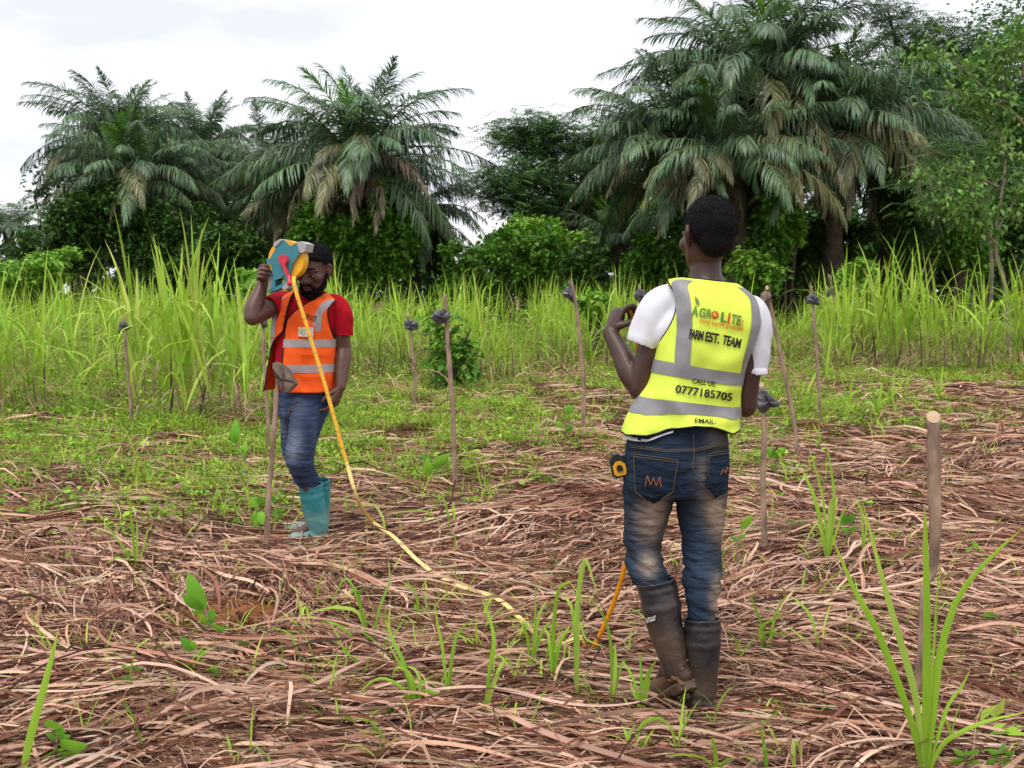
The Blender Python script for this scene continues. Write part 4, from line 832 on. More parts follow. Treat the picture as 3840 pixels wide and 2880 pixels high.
# broad-leaved seedlings
def seedling(base, stem, leaves, label, r=0.005, name='seedling'):
    """leaves: (foot px, tip px, width as share of length)"""
    b = G(*base, 0.05); root = empty(name, tuple(b)); tag(root, label, 'seedling', 'broad-leaved seedlings in the litter')
    sp = [Vector((0, 0, -0.03))]+[P(x, y, b.y)-b for x, y in stem]
    if len(sp) < 3: sp.append(sp[-1]+Vector((0, 0, 0.01)))
    obj('stem', Soup().tube([tuple(p) for p in sp], [r]*len(sp), 6, 3).mesh('stem'), M['stick'], root)
    for (f, t, wk) in leaves:
        p0 = P(*f, b.y)-b; dy = fr_.uniform(-0.06, 0.03); p1 = P(*t, b.y+dy)-b; Lg = (p1-p0).length; ax = (p1-p0).normalized()
        sd_ = ax.cross(Vector((0, 1, 0.35))).normalized(); nr_ = sd_.cross(ax); V = []; F = []; K = 9
        for i in range(K):
            s = i/(K-1); wv = Lg*wk*0.5*(math.sin(PI*min(1, s**0.85))**0.8 if 0 < s < 1 else 0)+0.0005; c = p0+ax*Lg*s-nr_*(0.10*Lg*math.sin(PI*s))
            V += [c-sd_*wv+nr_*wv*0.25, c, c+sd_*wv+nr_*wv*0.25]
        for i in range(K-1): k = i*3; F += [(k, k+1, k+4, k+3), (k+1, k+2, k+5, k+4)]
        cb = np.array(fr_.choice([(0.19, 0.46, 0.04), (0.26, 0.54, 0.05), (0.13, 0.36, 0.04)]))
        obj('leaf', mkmesh('leaf', V, F, np.tile(cb, (len(V), 1)), smooth=True), M['leaf'], root)
    return root
def S4(*v): return a4b(*v)
seedling(S4(1158, 900), [S4(1150, 860), S4(1128, 790), S4(1115, 750)], [(S4(1122, 795), S4(1040, 585), .42), (S4(1120, 790), S4(1000, 700), .45), (S4(1130, 820), S4(1185, 785), .6), (S4(1150, 870), S4(1095, 810), .5), (S4(1155, 885), S4(1068, 915), .5), (S4(1158, 880), S4(1235, 890), .5), (S4(1130, 800), S4(1050, 800), .4), (S4(1170, 890), S4(1280, 885), .35), (S4(1150, 870), S4(1180, 800), .5)], 'bright large-leaved seedling on the mound of red soil')
seedling(S4(1075, 1080), [S4(1070, 1040)], [(S4(1070, 1010), S4(990, 945), .7), (S4(1075, 1050), S4(1130, 1015), .7), (S4(1060, 1070), S4(1130, 1075), .5), (S4(1065, 1010), S4(1065, 960), .7)], 'round-leaved seedling in front of the red soil mound')
seedling(S4(1330, 990), [S4(1325, 975)], [(S4(1330, 980), S4(1270, 975), .4), (S4(1330, 975), S4(1385, 965), .4), (S4(1325, 980), S4(1320, 950), .5)], 'small flat-leaved seedling right of the red soil mound')
seedling(S4(1165, 1150), [S4(1165, 1120)], [(S4(1165, 1125), S4(1140, 1110), .8), (S4(1165, 1120), S4(1200, 1095), .8), (S4(1170, 1130), S4(1200, 1125), .6)], 'tiny round-leaved seedling below the round-leaved one')
seedling(S4(690, 1230), [S4(720, 1150), S4(735, 1100)], [(S4(730, 1110), S4(660, 1090), .4), (S4(735, 1105), S4(780, 1110), .4), (S4(715, 1160), S4(640, 1190), .5), (S4(735, 1100), S4(720, 1085), .5), (S4(690, 1210), S4(640, 1225), .5)], 'spindly seedling left of the round-leaved one')
seedling((925, 1770), [a5(190, 900), a5(120, 780), a5(80, 690)], [(a5(85, 700), a5(30, 580), .5), (a5(120, 790), a5(110, 720), .6), (a5(125, 790), a5(165, 680), .45), (a5(80, 690), a5(75, 480), .35), (a5(100, 740), a5(40, 720), .5)], 'tall leaning seedling left of the stake before the orange-vested man', 0.008)
seedling(a5(280, 1390), [a5(275, 1300), a5(270, 1200)], [(a5(275, 1280), a5(190, 1320), .7), (a5(275, 1250), a5(300, 1370), .6), (a5(270, 1220), a5(180, 1170), .6), (a5(275, 1210), a5(340, 1150), .6), (a5(280, 1300), a5(220, 1390), .6), (a5(270, 1200), a5(285, 1130), .6)], 'bushy dark seedling by the foot of the stake near the teal boots')
seedling(a5(420, 1330), [a5(425, 1260)], [(a5(425, 1240), a5(430, 1335), .7), (a5(425, 1230), a5(460, 1260), .7), (a5(420, 1240), a5(385, 1230), .6)], 'yellowish seedling right of the stake near the teal boots')
seedling(a2(350, 1400), [a2(350, 1350)], [(a2(350, 1390), a2(335, 1270), .45), (a2(355, 1340), a2(440, 1290), .4), (a2(370, 1310), a2(490, 1240), .35), (a2(345, 1300), a2(290, 1240), .4)], 'glossy seedling left of the foot of the tall middle stake')
seedling(a2(1190, 1110), [a2(1190, 1070)], [(a2(1190, 1080), a2(1130, 1050), .5), (a2(1190, 1075), a2(1250, 1090), .5), (a2(1200, 1000), a2(1245, 945), .7), (a2(1190, 1100), a2(1240, 1105), .4)], 'broad-leaved seedling left of the foot of the leaning stake')
seedling(a3(385, 1440), [a3(385, 1420)], [(a3(385, 1410), a3(325, 1370), .5), (a3(385, 1405), a3(440, 1340), .55), (a3(380, 1400), a3(365, 1360), .5)], 'bright seedling between the bag stake and the slanting stake')
seedling(a3(410, 1310), [a3(412, 1240), a3(415, 1170)], [(a3(412, 1290), a3(405, 1225), .6), (a3(415, 1180), a3(360, 1150), .45), (a3(415, 1200), a3(450, 1240), .5), (a3(455, 1200), a3(465, 1150), .5)], 'bluish upright seedling right of the near man\'s hip')
seedling(a7(35, 640), [a7(30, 580), a7(35, 540)], [(a7(50, 500), a7(105, 425), .4), (a7(35, 560), a7(0, 530), .5), (a7(35, 550), a7(75, 520), .5), (a7(30, 570), a7(65, 570), .4)], 'seedling with an upright leaf between the near man\'s legs and the bag stake')
seedling(a7(225, 170), [a7(225, 140)], [(a7(225, 150), a7(175, 110), .5), (a7(225, 145), a7(262, 100), .6), (a7(222, 150), a7(240, 110), .5)], 'three-leaved seedling far right of the near man\'s hip')
seedling(a7(330, 500), [a7(330, 480)], [(a7(330, 490), a7(290, 455), .6), (a7(330, 485), a7(370, 460), .6)], 'low dark seedling left of the tufted cane shoot')
seedling(a7(575, 540), [a7(575, 500)], [(a7(575, 520), a7(540, 490), .6), (a7(575, 515), a7(610, 480), .6), (a7(570, 470), a7(600, 420), .6), (a7(560, 480), a7(545, 420), .5)], 'dark leafy seedling right of the tufted cane shoot')
seedling(a7(1270, 940), [a7(1270, 925)], [(a7(1270, 935), a7(1230, 905), .8), (a7(1270, 930), a7(1310, 915), .6)], 'small round-leaved seedling at the right edge of the litter')
seedling(a7(1140, 1640), [a7(1145, 1590)], [(a7(1145, 1600), a7(1080, 1570), .5), (a7(1145, 1600), a7(1200, 1565), .5), (a7(1140, 1620), a7(1060, 1630), .5), (a7(1145, 1620), a7(1220, 1640), .5)], 'leafy weed right of the foot of the tallest shoot')
seedling(a7(1300, 1650), [a7(1310, 1590)], [(a7(1310, 1600), a7(1250, 1570), .6), (a7(1310, 1600), a7(1380, 1575), .6), (a7(1310, 1590), a7(1330, 1540), .6), (a7(1300, 1620), a7(1240, 1630), .6), (a7(1310, 1620), a7(1390, 1640), .5)], 'leafy weed in the lower right corner')
seedling(S4(300, 1640), [S4(310, 1540), S4(320, 1480)], [(S4(315, 1500), S4(250, 1470), .6), (S4(315, 1500), S4(390, 1480), .6), (S4(310, 1560), S4(230, 1600), .6), (S4(310, 1560), S4(420, 1590), .6), (S4(320, 1490), S4(340, 1420), .6), (S4(330, 1540), S4(480, 1530), .5), (S4(310, 1600), S4(400, 1640), .6), (S4(320, 1450), S4(260, 1390), .6)], 'bushy yellow-green weed in the lower left corner')
# long curved dead stalks lying in front
def stalk(pts, r, label):
    b = G(*pts[0]); g = [G(x, y) for x, y in pts]; c = [p-b+Vector((0, 0, 0.055)) for p in g]
    o = obj('dead_stalk', Soup().tube([tuple(p) for p in c], [r*(1-0.5*i/(len(c)-1)) for i in range(len(c))], 7, 6, flat=0.6).mesh('dead_stalk'), M['stick'], None, tuple(b)); tag(o, label, 'dead stalk', 'dead stalks lying in the litter')
stalk([a6b(990, 1270), a6b(780, 1260), a6b(600, 1215), a6b(400, 1130), a6b(250, 1040), a6b(120, 920), a6b(0, 780)], 0.012, 'long curved dead stalk running from the lifted boot to the left')
stalk([a5b(1065, 1510), a5b(1250, 1400), a5b(1440, 1300), a5b(1611, 1235)], 0.009, 'straight purplish dead stalk pointing at the boots from the lower left')
stalk([a6b(1010, 1290), a6b(1130, 1340), a6b(1240, 1390)], 0.012, 'dark dead stalk under the boots')
# ------------------------------------------------------------------ people: shared builders
M['skin_b'] = mat('skin_dark', (0.060, 0.0265, 0.019), 0.42, 0.45, nscale=30, namt=0.15, bump=0.15, bscale=220)
M['skin_a'] = mat('skin_brown', (0.105, 0.044, 0.031), 0.42, 0.5, nscale=30, namt=0.15, bump=0.15, bscale=220)
M['hair'] = mat('hair', (0.0055, 0.0045, 0.005), 0.85, 0.25, nscale=120, namt=0.7, bump=1.0, bscale=200)
M['eye'] = mat('eye_white', (0.55, 0.5, 0.45), 0.25, 0.5, nscale=40, namt=0.05)
M['lip'] = mat('lip', (0.085, 0.034, 0.032), 0.45, 0.4, nscale=60, namt=0.15)
def fabric(name, c, rough=0.85, spec=0.15, namt=0.10, **k): return mat(name, c, rough, spec, nscale=7, namt=namt, bump=0.35, bscale=420, **k)
M['white_cotton'] = mat('white_cotton', (0.74, 0.74, 0.80), 0.85, 0.15, nscale=7, namt=0.06, bump=0.7, bscale=9, stretch=(1, 1, 0.5), bdist=0.04, bdet=1)
M['red_cotton'] = mat('red_cotton', (0.42, 0.006, 0.018), 0.85, 0.15, nscale=7, namt=0.12, bump=0.8, bscale=10, stretch=(1, 1, 0.5), bdist=0.04, bdet=1)
M['hi_yellow'] = mat('hi_vis_yellow', (0.70, 0.86, 0.10), 0.75, 0.15, nscale=9, namt=0.10, bump=0.75, bscale=9, stretch=(1, 1, 0.5), bdist=0.04, bdet=1)
M['hi_orange'] = mat('hi_vis_orange', (0.95, 0.125, 0.018), 0.75, 0.15, nscale=9, namt=0.10, bump=0.8, bscale=10, stretch=(1, 1, 0.55), bdist=0.045, bdet=1)
M['reflect'] = mat('reflective_tape', (0.23, 0.225, 0.235), 0.5, 0.5, nscale=11, namt=0.22, bump=0.6, bscale=9, bdist=0.03, bdet=1)
M['reflect_a'] = mat('reflective_tape_pale', (0.36, 0.31, 0.30), 0.5, 0.5, nscale=60, namt=0.12)
M['piping'] = fabric('dark_piping', (0.012, 0.014, 0.010))
M['denim_b'] = mat('denim_dark', (0.013, 0.024, 0.044), 0.85, 0.15, nscale=9, namt=0.4, bump=0.7, bscale=28, stretch=(0.5, 0.5, 1.6), bdist=0.03, dirt=[('pale', (0.045, 0.075, 0.12)), ('fade', (0.33, 0.26, 0.20))])
M['denim_a'] = mat('denim_blue', (0.030, 0.048, 0.105), 0.85, 0.2, nscale=9, namt=0.3, bump=0.7, bscale=28, stretch=(0.5, 0.5, 1.6), bdist=0.03, dirt=[('fade', (0.17, 0.21, 0.29))])
M['thread'] = mat('stitch_thread', (0.15, 0.105, 0.06), 0.8, 0.2, nscale=90, namt=0.3)
M['orange_thread'] = mat('orange_thread', (0.30, 0.125, 0.05), 0.8, 0.2, nscale=90, namt=0.3)
M['rubber'] = mat('black_rubber', (0.020, 0.018, 0.022), 0.36, 0.5, nscale=14, namt=0.4, bump=0.25, bscale=60, dirt=[('mud', (0.115, 0.068, 0.042))])
M['teal_rubber'] = mat('teal_rubber', (0.030, 0.225, 0.25), 0.55, 0.4, nscale=12, namt=0.12, bump=0.15, bscale=60, dirt=[('mud', (0.30, 0.36, 0.30))])
M['ink_black'] = mat('black_print', (0.012, 0.014, 0.010), 0.6, 0.3, nscale=80, namt=0.3)
M['ink_green'] = mat('green_print', (0.10, 0.22, 0.045), 0.6, 0.3, nscale=80, namt=0.2)
M['ink_red'] = mat('red_print', (0.62, 0.05, 0.012), 0.6, 0.3, nscale=80, namt=0.2)
M['ink_orange'] = mat('orange_print', (0.66, 0.19, 0.012), 0.6, 0.3, nscale=80, namt=0.2)
M['ink_white'] = mat('white_print', (0.66, 0.62, 0.58), 0.6, 0.3, nscale=80, namt=0.3)

def spow(v, e): return math.copysign(abs(v)**e, v)
class Torso:
    """stack of elliptical sections given in photo pixels: cx, cy, half width, roll (deg), half depth (m), distance (m)"""
    def __init__(s, rows, base, e=2.4):
        s.n = len(rows); s.base = base; s.e = e; a = [np.array(r, float) for r in rows]; s.t = np.array(cr(a, 12)); s.v = np.linspace(0, s.n-1, len(s.t))
    def row(s, v): return [np.interp(v, s.v, s.t[:, i]) for i in range(6)]
    def pt(s, v, ph, off=0.0, doff=None):
        cx, cy, hw, ro, dp, Yc = s.row(v); k = Yc/FPX; c = P(cx, cy, Yc)-s.base; ro = math.radians(ro)
        a = hw*k+off; b = dp+(off if doff is None else doff); cs, sn = math.cos(ph), math.sin(ph)
        return c+Vector((math.cos(ro), 0, -math.sin(ro)))*(a*spow(cs, 2/s.e))+Vector((0, -1, 0))*(b*spow(sn, 2/s.e))
    def phi(s, v, px):
        cx, cy, hw, *_ = s.row(v); f = max(-0.999, min(0.999, (px-cx)/hw)); return math.acos(spow(f, s.e/2))
    def phif(s, f): f = max(-0.999, min(0.999, f)); return math.acos(spow(f, s.e/2))
    def rings(s, off, v0=0, v1=None, m=30, n=40):
        v1 = s.n-1 if v1 is None else v1
        return [[s.pt(v0+(v1-v0)*i/m, 2*PI*j/n, off) for j in range(n)] for i in range(m+1)]
def sheet(rows, th=0.0):
    """open sheet from a grid of points"""
    m, n = len(rows), len(rows[0]); V = [p for r in rows for p in r]
    F = [(i*n+j, i*n+j+1, (i+1)*n+j+1, (i+1)*n+j) for i in range(m-1) for j in range(n-1)]
    return V, F
def cloth(name, grids, m, parent, th=0.004, fold=0.0, fs=9.0):
    V, F = [], []
    for g in grids:
        v, f = sheet(g); F += [tuple(i+len(V) for i in q) for q in f]; V += v
    me = mkmesh(name, V, F, smooth=True)
    o = obj(name, me, m, parent)
    if th:
        so = o.modifiers.new('thickness', 'SOLIDIFY'); so.thickness = th; so.offset = 0
    return o
def pipe(name, lines, r, m, parent):
    q = Soup()
    for l in lines: q.tube([tuple(p) for p in l], [r]*len(l), 6, 1)
    return obj(name, q.mesh(name), m, parent)
def hollow_end(rg, T, k=0.82, depth=0.03):
    """turn the open end of a tube inwards (a hem with a gap round what comes out of it)"""
    l = rg[-1]; c = sum(l, Vector())/len(l)
    return rg+[[c+(p-c)*(0.5+0.5*k)+T*0.002 for p in l], [c+(p-c)*k for p in l], [c+(p-c)*k-T*depth for p in l], [c+(p-c)*0.3-T*depth for p in l]]
def hand(q, W, f, s, n, curls, thumb, sc=1.0, fr=0.0088, spreadk=1.0):
    """palm and five fingers: f wrist to knuckles, s towards the thumb, n the way the palm faces"""
    f, n = Vector(f).normalized(), Vector(n).normalized(); n = (n-f*n.dot(f)).normalized(); s0 = Vector(s); s = (s0-f*s0.dot(f)-n*s0.dot(n)).normalized()
    pr_ = [(-0.012, .024, .020), (0.0, .026, .019), (.025, .034, .018), (.055, .040, .016), (.082, .041, .014), (.094, .036, .010)]
    q.rings([[W+f*(a*sc)+s*(b*sc*math.cos(2*PI*j/14))+n*(c*sc*math.sin(2*PI*j/14)) for j in range(14)] for a, b, c in pr_])
    offs = (.030, .010, -.010, -.029); lens = ((.044, .027, .022), (.049, .030, .023), (.045, .028, .022), (.036, .022, .020))
    for i in range(4):
        p = W+f*(.086*sc)+s*(offs[i]*sc); al = 0; pts = [p-f*(.012*sc), p]; sp = (offs[i]*2.2)*spreadk
        for k in range(3):
            al += curls[i][k]; d = (f*math.cos(al)+n*math.sin(al)+s*sp*0.4).normalized(); p = p+d*(lens[i][k]*sc); pts.append(p)
        q.tube([tuple(a) for a in pts], [fr*sc, fr*1.02*sc, fr*.98*sc, fr*.9*sc, fr*.78*sc], 9, 3)
    p = W+f*(.022*sc)+s*(.024*sc)+n*(.006*sc); pts = [p]
    for (a, b, c), l in zip(thumb, (.040, .032, .026)):
        p = p+(f*a+s*b+n*c).normalized()*(l*sc); pts.append(p)
    q.tube([tuple(a) for a in pts], [.0145*sc, .0125*sc, .0115*sc, .009*sc], 9, 3)
def head(q, C, R, k=1.0, neck=None):
    """skull, face, jaw, nose, lips, ears; local +y is the way the face looks, +z up"""
    T = lambda x, y, z: C+R @ Vector((x*k, y*k, z*k))
    q.ball(T(0, -.012, .035), (.076*k, .097*k, .088*k), 22, 16, R)
    rg = []
    for z, cy, rx, ry in [(.045, .008, .069, .082), (.01, .014, .069, .080), (-.03, .018, .067, .076), (-.065, .022, .060, .068), (-.092, .032, .047, .055), (-.112, .043, .032, .038), (-.122, .05, .015, .018)]:
        rg.append([T(rx*math.cos(2*PI*j/20), cy+ry*math.sin(2*PI*j/20), z) for j in range(20)])
    q.rings(rg[::-1])
    q.tube([T(0, .090, .018), T(0, .100, -.005), T(0, .112, -.028)], [.008*k, .010*k, .0155*k], 10, 3)
    for s in (-1, 1):
        q.ball(T(s*.0155, .098, -.033), .0115*k, 10, 7)
        q.ball(T(s*.046, .062, -.018), .026*k, 10, 8)
        q.ball(T(s*.031, .079, .004), (.0165*k, .012*k, .0125*k), 10, 8, R)
        q.tube([T(s*.052, .070, .020), T(s*.03, .088, .026), T(s*.008, .092, .022)], [.008*k, .0105*k, .009*k], 8, 3)
        q.tube([T(s*.070, .000, .022), T(s*.082, -.012, .030), T(s*.088, -.022, .012), T(s*.083, -.014, -.014), T(s*.073, -.002, -.030)], [.007*k, .0085*k, .0085*k, .008*k, .008*k], 8, 4)
        q.ball(T(s*.076, -.008, .000), (.008*k, .016*k, .026*k), 9, 7, R)
    q.tube([T(-.025, .086, -.062), T(-.010, .099, -.057), T(.010, .099, -.057), T(.025, .086, -.062)], [.005*k, .0085*k, .0085*k, .005*k], 8, 4)
    q.tube([T(-.021, .086, -.068), T(0, .099, -.074), T(.021, .086, -.068)], [.005*k, .010*k, .005*k], 8, 4)
    q.ball(T(0, .074, -.104), .021*k, 12, 8)
def bvh_of(me): 
    a = coords(me); return BVHTree.FromPolygons([tuple(v) for v in a], [tuple(p.vertices) for p in me.polygons])
def bvh_eval(o):
    dg = bpy.context.evaluated_depsgraph_get(); return BVHTree.FromObject(o, dg)
def cast(bv, base, px, py, off=0.003):
    """the point of a surface that shows at a photo pixel, lifted off it"""
    org = Vector((0, 0, CAMH))-base; d = ray(px, py).normalized(); h, n, i, dist = bv.ray_cast(org, d)
    if h is None: return None
    if n.dot(d) > 0: n = -n
    return h+n*off-d*off
def text_decal(txt, bv, base, org, xv, yv, m, name, parent, off=0.003, bold=0.02, space=1.0, subdiv=2):
    """flat lettering laid on a surface; org = photo pixel of the baseline start, xv / yv = pixel vectors of one em"""
    cu = bpy.data.curves.new('t', 'FONT'); cu.body = txt; cu.offset = bold; cu.space_character = space; cu.resolution_u = 3
    o = bpy.data.objects.new('t', cu); COL.objects.link(o); dg = bpy.context.evaluated_depsgraph_get()
    me0 = bpy.data.meshes.new_from_object(o.evaluated_get(dg)); bpy.data.objects.remove(o); bpy.data.curves.remove(cu)
    import bmesh
    bm = bmesh.new(); bm.from_mesh(me0); bmesh.ops.triangulate(bm, faces=bm.faces[:])
    for _ in range(subdiv):
        le = [e for e in bm.edges if e.calc_length() > 0.25]
        if le: bmesh.ops.subdivide_edges(bm, edges=le, cuts=1); bmesh.ops.triangulate(bm, faces=bm.faces[:])
    V = []; ok = []
    for v in bm.verts:
        p = cast(bv, base, org[0]+v.co.x*xv[0]+v.co.y*yv[0], org[1]+v.co.x*xv[1]+v.co.y*yv[1], off); ok.append(p is not None); V.append(p if p is not None else Vector())
    bm.verts.index_update(); F = [tuple(v.index for v in f.verts) for f in bm.faces if all(ok[v.index] for v in f.verts)]
    bm.free(); bpy.data.meshes.remove(me0)
    return obj(name, mkmesh(name, V, F), m, parent)
def text_fit(txt, bv, base, p0, p1, hpx, m, name, parent, **k):
    """lettering from pixel p0 to p1 along its baseline, hpx tall"""
    cu = bpy.data.curves.new('t', 'FONT'); cu.body = txt; cu.space_character = k.get('space', 1.0); o = bpy.data.objects.new('t', cu); COL.objects.link(o)
    bpy.context.view_layer.update(); wdt = o.dimensions.x; bpy.data.objects.remove(o); bpy.data.curves.remove(cu)
    dx, dy = (p1[0]-p0[0])/wdt, (p1[1]-p0[1])/wdt; L = math.hypot(dx, dy); s = hpx/0.70
    return text_decal(txt, bv, base, p0, (dx, dy), (dy/L*s*1.0, -dx/L*s), m, name, parent, **k)
def quad_decal(quads, bv, base, m, name, parent, off=0.003, n=8):
    V, F = [], []
    for (a, b, c, d) in quads:
        o = len(V); g = []
        for i in range(n+1):
            for j in range(n+1):
                u, v = j/n, i/n
                x = (a[0]*(1-u)+b[0]*u)*(1-v)+(d[0]*(1-u)+c[0]*u)*v; y = (a[1]*(1-u)+b[1]*u)*(1-v)+(d[1]*(1-u)+c[1]*u)*v
                g.append(cast(bv, base, x, y, off))
        V += [p if p is not None else Vector() for p in g]
        for i in range(n):
            for j in range(n):
                f = (i*(n+1)+j, i*(n+1)+j+1, (i+1)*(n+1)+j+1, (i+1)*(n+1)+j)
                if all(g[t] is not None for t in f): F.append(tuple(o+t for t in f))
    return obj(name, mkmesh(name, V, F, smooth=True), m, parent)
def stitch(lines, bv, base, r, m, name, parent, seg=10, lift=0.0035):
    q = Soup()
    for l in lines:
        pts = []
        for (x0, y0), (x1, y1) in zip(l[:-1], l[1:]):
            for k in range(seg+1):
                p = cast(bv, base, x0+(x1-x0)*k/seg, y0+(y1-y0)*k/seg, r*0.6+lift)
                if p is not None: pts.append(p)
        pts = [p for i, p in enumerate(pts) if i == 0 or (p-pts[i-1]).length > 1e-4]
        if len(pts) > 1: q.tube([tuple(p) for p in pts], [r]*len(pts), 5, 1, rnd=False)
    return obj(name, q.mesh(name), m, parent)
def px_field(me, base, blobs):
    """wear patches, given where they show in the photo"""
    a = coords(me); px, py = to_px(a[:, 0]+base.x, a[:, 1]+base.y, a[:, 2]+base.z); f = np.zeros(len(a))
    for cx, cy, rx, ry, k in blobs: f += k*np.exp(-((px-cx)/rx)**2-((py-cy)/ry)**2)
    return np.clip(f, 0, 1)
def boot(parent, name, shaft, rad, foot, frad, m, mud, vox=0.0052, sole=True, groove=(0.12, 0.3)):
    """rubber boot: shaft centre points from the rim down, foot points from heel to toe (local)"""
    q = Soup(); rg, T = tube_rings([tuple(p) for p in shaft[::-1]], rad[::-1], 22, 8, rnd=False)
    n = len(rg)
    for i in range(n):
        t = 1-i/(n-1); c = sum(rg[i], Vector())/22; k = 1.0
        if t < 0.06: k = 1.06
        for g in groove:
            if abs(t-g) < 0.02: k = 1.045
        rg[i] = [c+(p-c)*k for p in rg[i]]
    q.rings(hollow_end(rg, T[-1], 0.86, 0.05))
    q.tube([tuple(p) for p in foot], frad, 16, 5, flat=0.82)
    me = q.remesh(name, vox, 2, 0.5)
    displace(me, lambda v: 0.0035*noise.noise(Vector(v)*14)+0.0015*noise.noise(Vector(v)*40))
    a = coords(me); z0 = a[:, 2].min(); nzv = np.array([noise.noise(Vector(v)*9) for v in a])
    setval(me, 'mud', np.clip(mud[0]*(1-(a[:, 2]-z0)/mud[1])+mud[2]*nzv+mud[3], 0, 1))
    o = obj(name, me, m, parent)
    if sole:
        s = Soup(); fp = [p.copy() for p in foot]; d = (fp[-1]-fp[0]); dn = Vector((0, 0, -1)); fd = d.normalized(); dn = (dn-fd*dn.dot(fd)).normalized()
        s.tube([tuple(p+dn*r*0.72) for p, r in zip(fp, frad)], [r*1.02 for r in frad], 14, 5, flat=0.36, ref=fd.cross(dn))
        h = fp[0]+dn*frad[0]*0.95; s.box(h+fd*0.012, (0.034, 0.034, 0.016), Matrix((fd, fd.cross(dn), -dn)).transposed())
        ms = s.remesh('sole', 0.006, 1); setval(ms, 'mud', np.full(len(ms.vertices), mud[4])); obj('sole', ms, m, o)
    return o

# ------------------------------------------------------------------ the near man, seen from behind
bB = Vector((BX, BY, 0.0)); Q = lambda x, y, Y=3.55: P(x, y, Y)-bB
z3 = Z((2200, 700), 1.659); z4 = Z((2200, 1550), 1.3825)
TB = Torso([(2550, 1602, 216, -1, .135, 3.55), (2560, 1562, 205, 2, .128, 3.55), (2585, 1500, 184, 6, .118, 3.55), (2602, 1450, 168, 8, .113, 3.55), (2614, 1393, 164, 9, .115, 3.55), (2630, 1320, 166, 10, .12, 3.55),
            (2650, 1250, 172, 10, .125, 3.555), (2664, 1185, 178, 10, .122, 3.56), (2664, 1130, 176, 11, .108, 3.565), (2660, 1092, 170, 11, .088, 3.57), (2657, 1070, 138, 9, .078, 3.575), (2654, 1054, 98, 6, .07, 3.58)], bB)
q = Soup()
Rh = Matrix.Rotation(math.radians(19), 3, 'Z') @ Matrix.Rotation(math.radians(-4), 3, 'X') @ Matrix.Rotation(math.radians(3), 3, 'Y')
HC = Q(2654, 892, 3.56); head(q, HC, Rh, 0.99)
q.tube([Q(2650, 1085, 3.565), Q(2646, 1030, 3.57), Q(2646, 960, 3.575), Q(2648, 900, 3.57)], [.072, .054, .054, .055], 16, 4)
q.rings(TB.rings(-0.05, 1.2, 8, 18, 28)); q.rings(TB.rings(-0.03, 7.5, 11, 14, 28))
LS, LE, LW = Q(2476, 1178, 3.57), Q(2398, 1448, 3.58), Q(2286, 1246, 3.70)
q.tube([Q(2530, 1150, 3.57), LS, LS.lerp(LE, .45), LS.lerp(LE, .85), LE+Vector((0, 0, -.008))], [.040, .041, .043, .040, .039], 14, 4)
q.tube([LE, LE.lerp(LW, .25)+Vector((-.004, 0, -.004)), LE.lerp(LW, .65), LW], [.038, .043, .034, .0265], 14, 4)
hand(q, LW, Vector((.030, .02, .075)), Vector((.5, -.75, -.15)), Vector((.75, .35, -.5)), [(.75, 1.05, .5), (.95, 1.1, .6), (1.1, 1.2, .7), (1.2, 1.25, .8)], [(.55, .55, .5), (.6, .1, .85), (.55, -.25, .7)], 0.98)
RS, RE, RW = Q(2822, 1195, 3.56), Q(2796, 1525, 3.57), Q(2700, 1480, 3.79)
q.tube([Q(2790, 1170, 3.57), RS, RS.lerp(RE, .5), RE], [.05, .05, .043, .037], 14, 4)
q.tube([RE, RE.lerp(RW, .3), RE.lerp(RW, .7), RW], [.037, .041, .034, .027], 14, 4)
hand(q, RW, (RW-RE), Vector((.2, .1, 1)), Vector((-1, .1, -.1)), [(.5, .6, .4)]*4, [(.7, .6, .3), (.8, .2, .5), (.9, 0, .5)])
hipL, hipR = Q(2455, 1780, 3.56), Q(2620, 1780, 3.56)
kL, kR = Q(2408, 2040, 3.60), Q(2632, 2050, 3.57); aL, aR = Q(2522, 2480, 3.50), Q(2634, 2560, 3.50)
q.tube([Q(2537, 1620, 3.55), Q(2537, 1700, 3.55), Q(2535, 1740, 3.55)], [.12, .11, .09], 18, 3, flat=0.7, ref=(1, 0, 0))
for h_, k_, a_ in ((hipL, kL, aL), (hipR, kR, aR)):
    q.tube([h_, h_.lerp(k_, .5), k_, k_.lerp(a_, .3), a_], [.075, .066, .050, .046, .034], 14, 4)
q.tube([aL, Q(2475, 2570, 3.60)], [.032, .026], 10, 2); q.tube([aR, Q(2600, 2610, 3.62)], [.032, .026], 10, 2)
manB = obj('person', q.remesh('person', 0.0044, 3, 0.5), M['skin_b'], None, tuple(bB))
tag(manB, 'man seen from behind in a yellow high-visibility vest, dark jeans and black rubber boots', 'person')
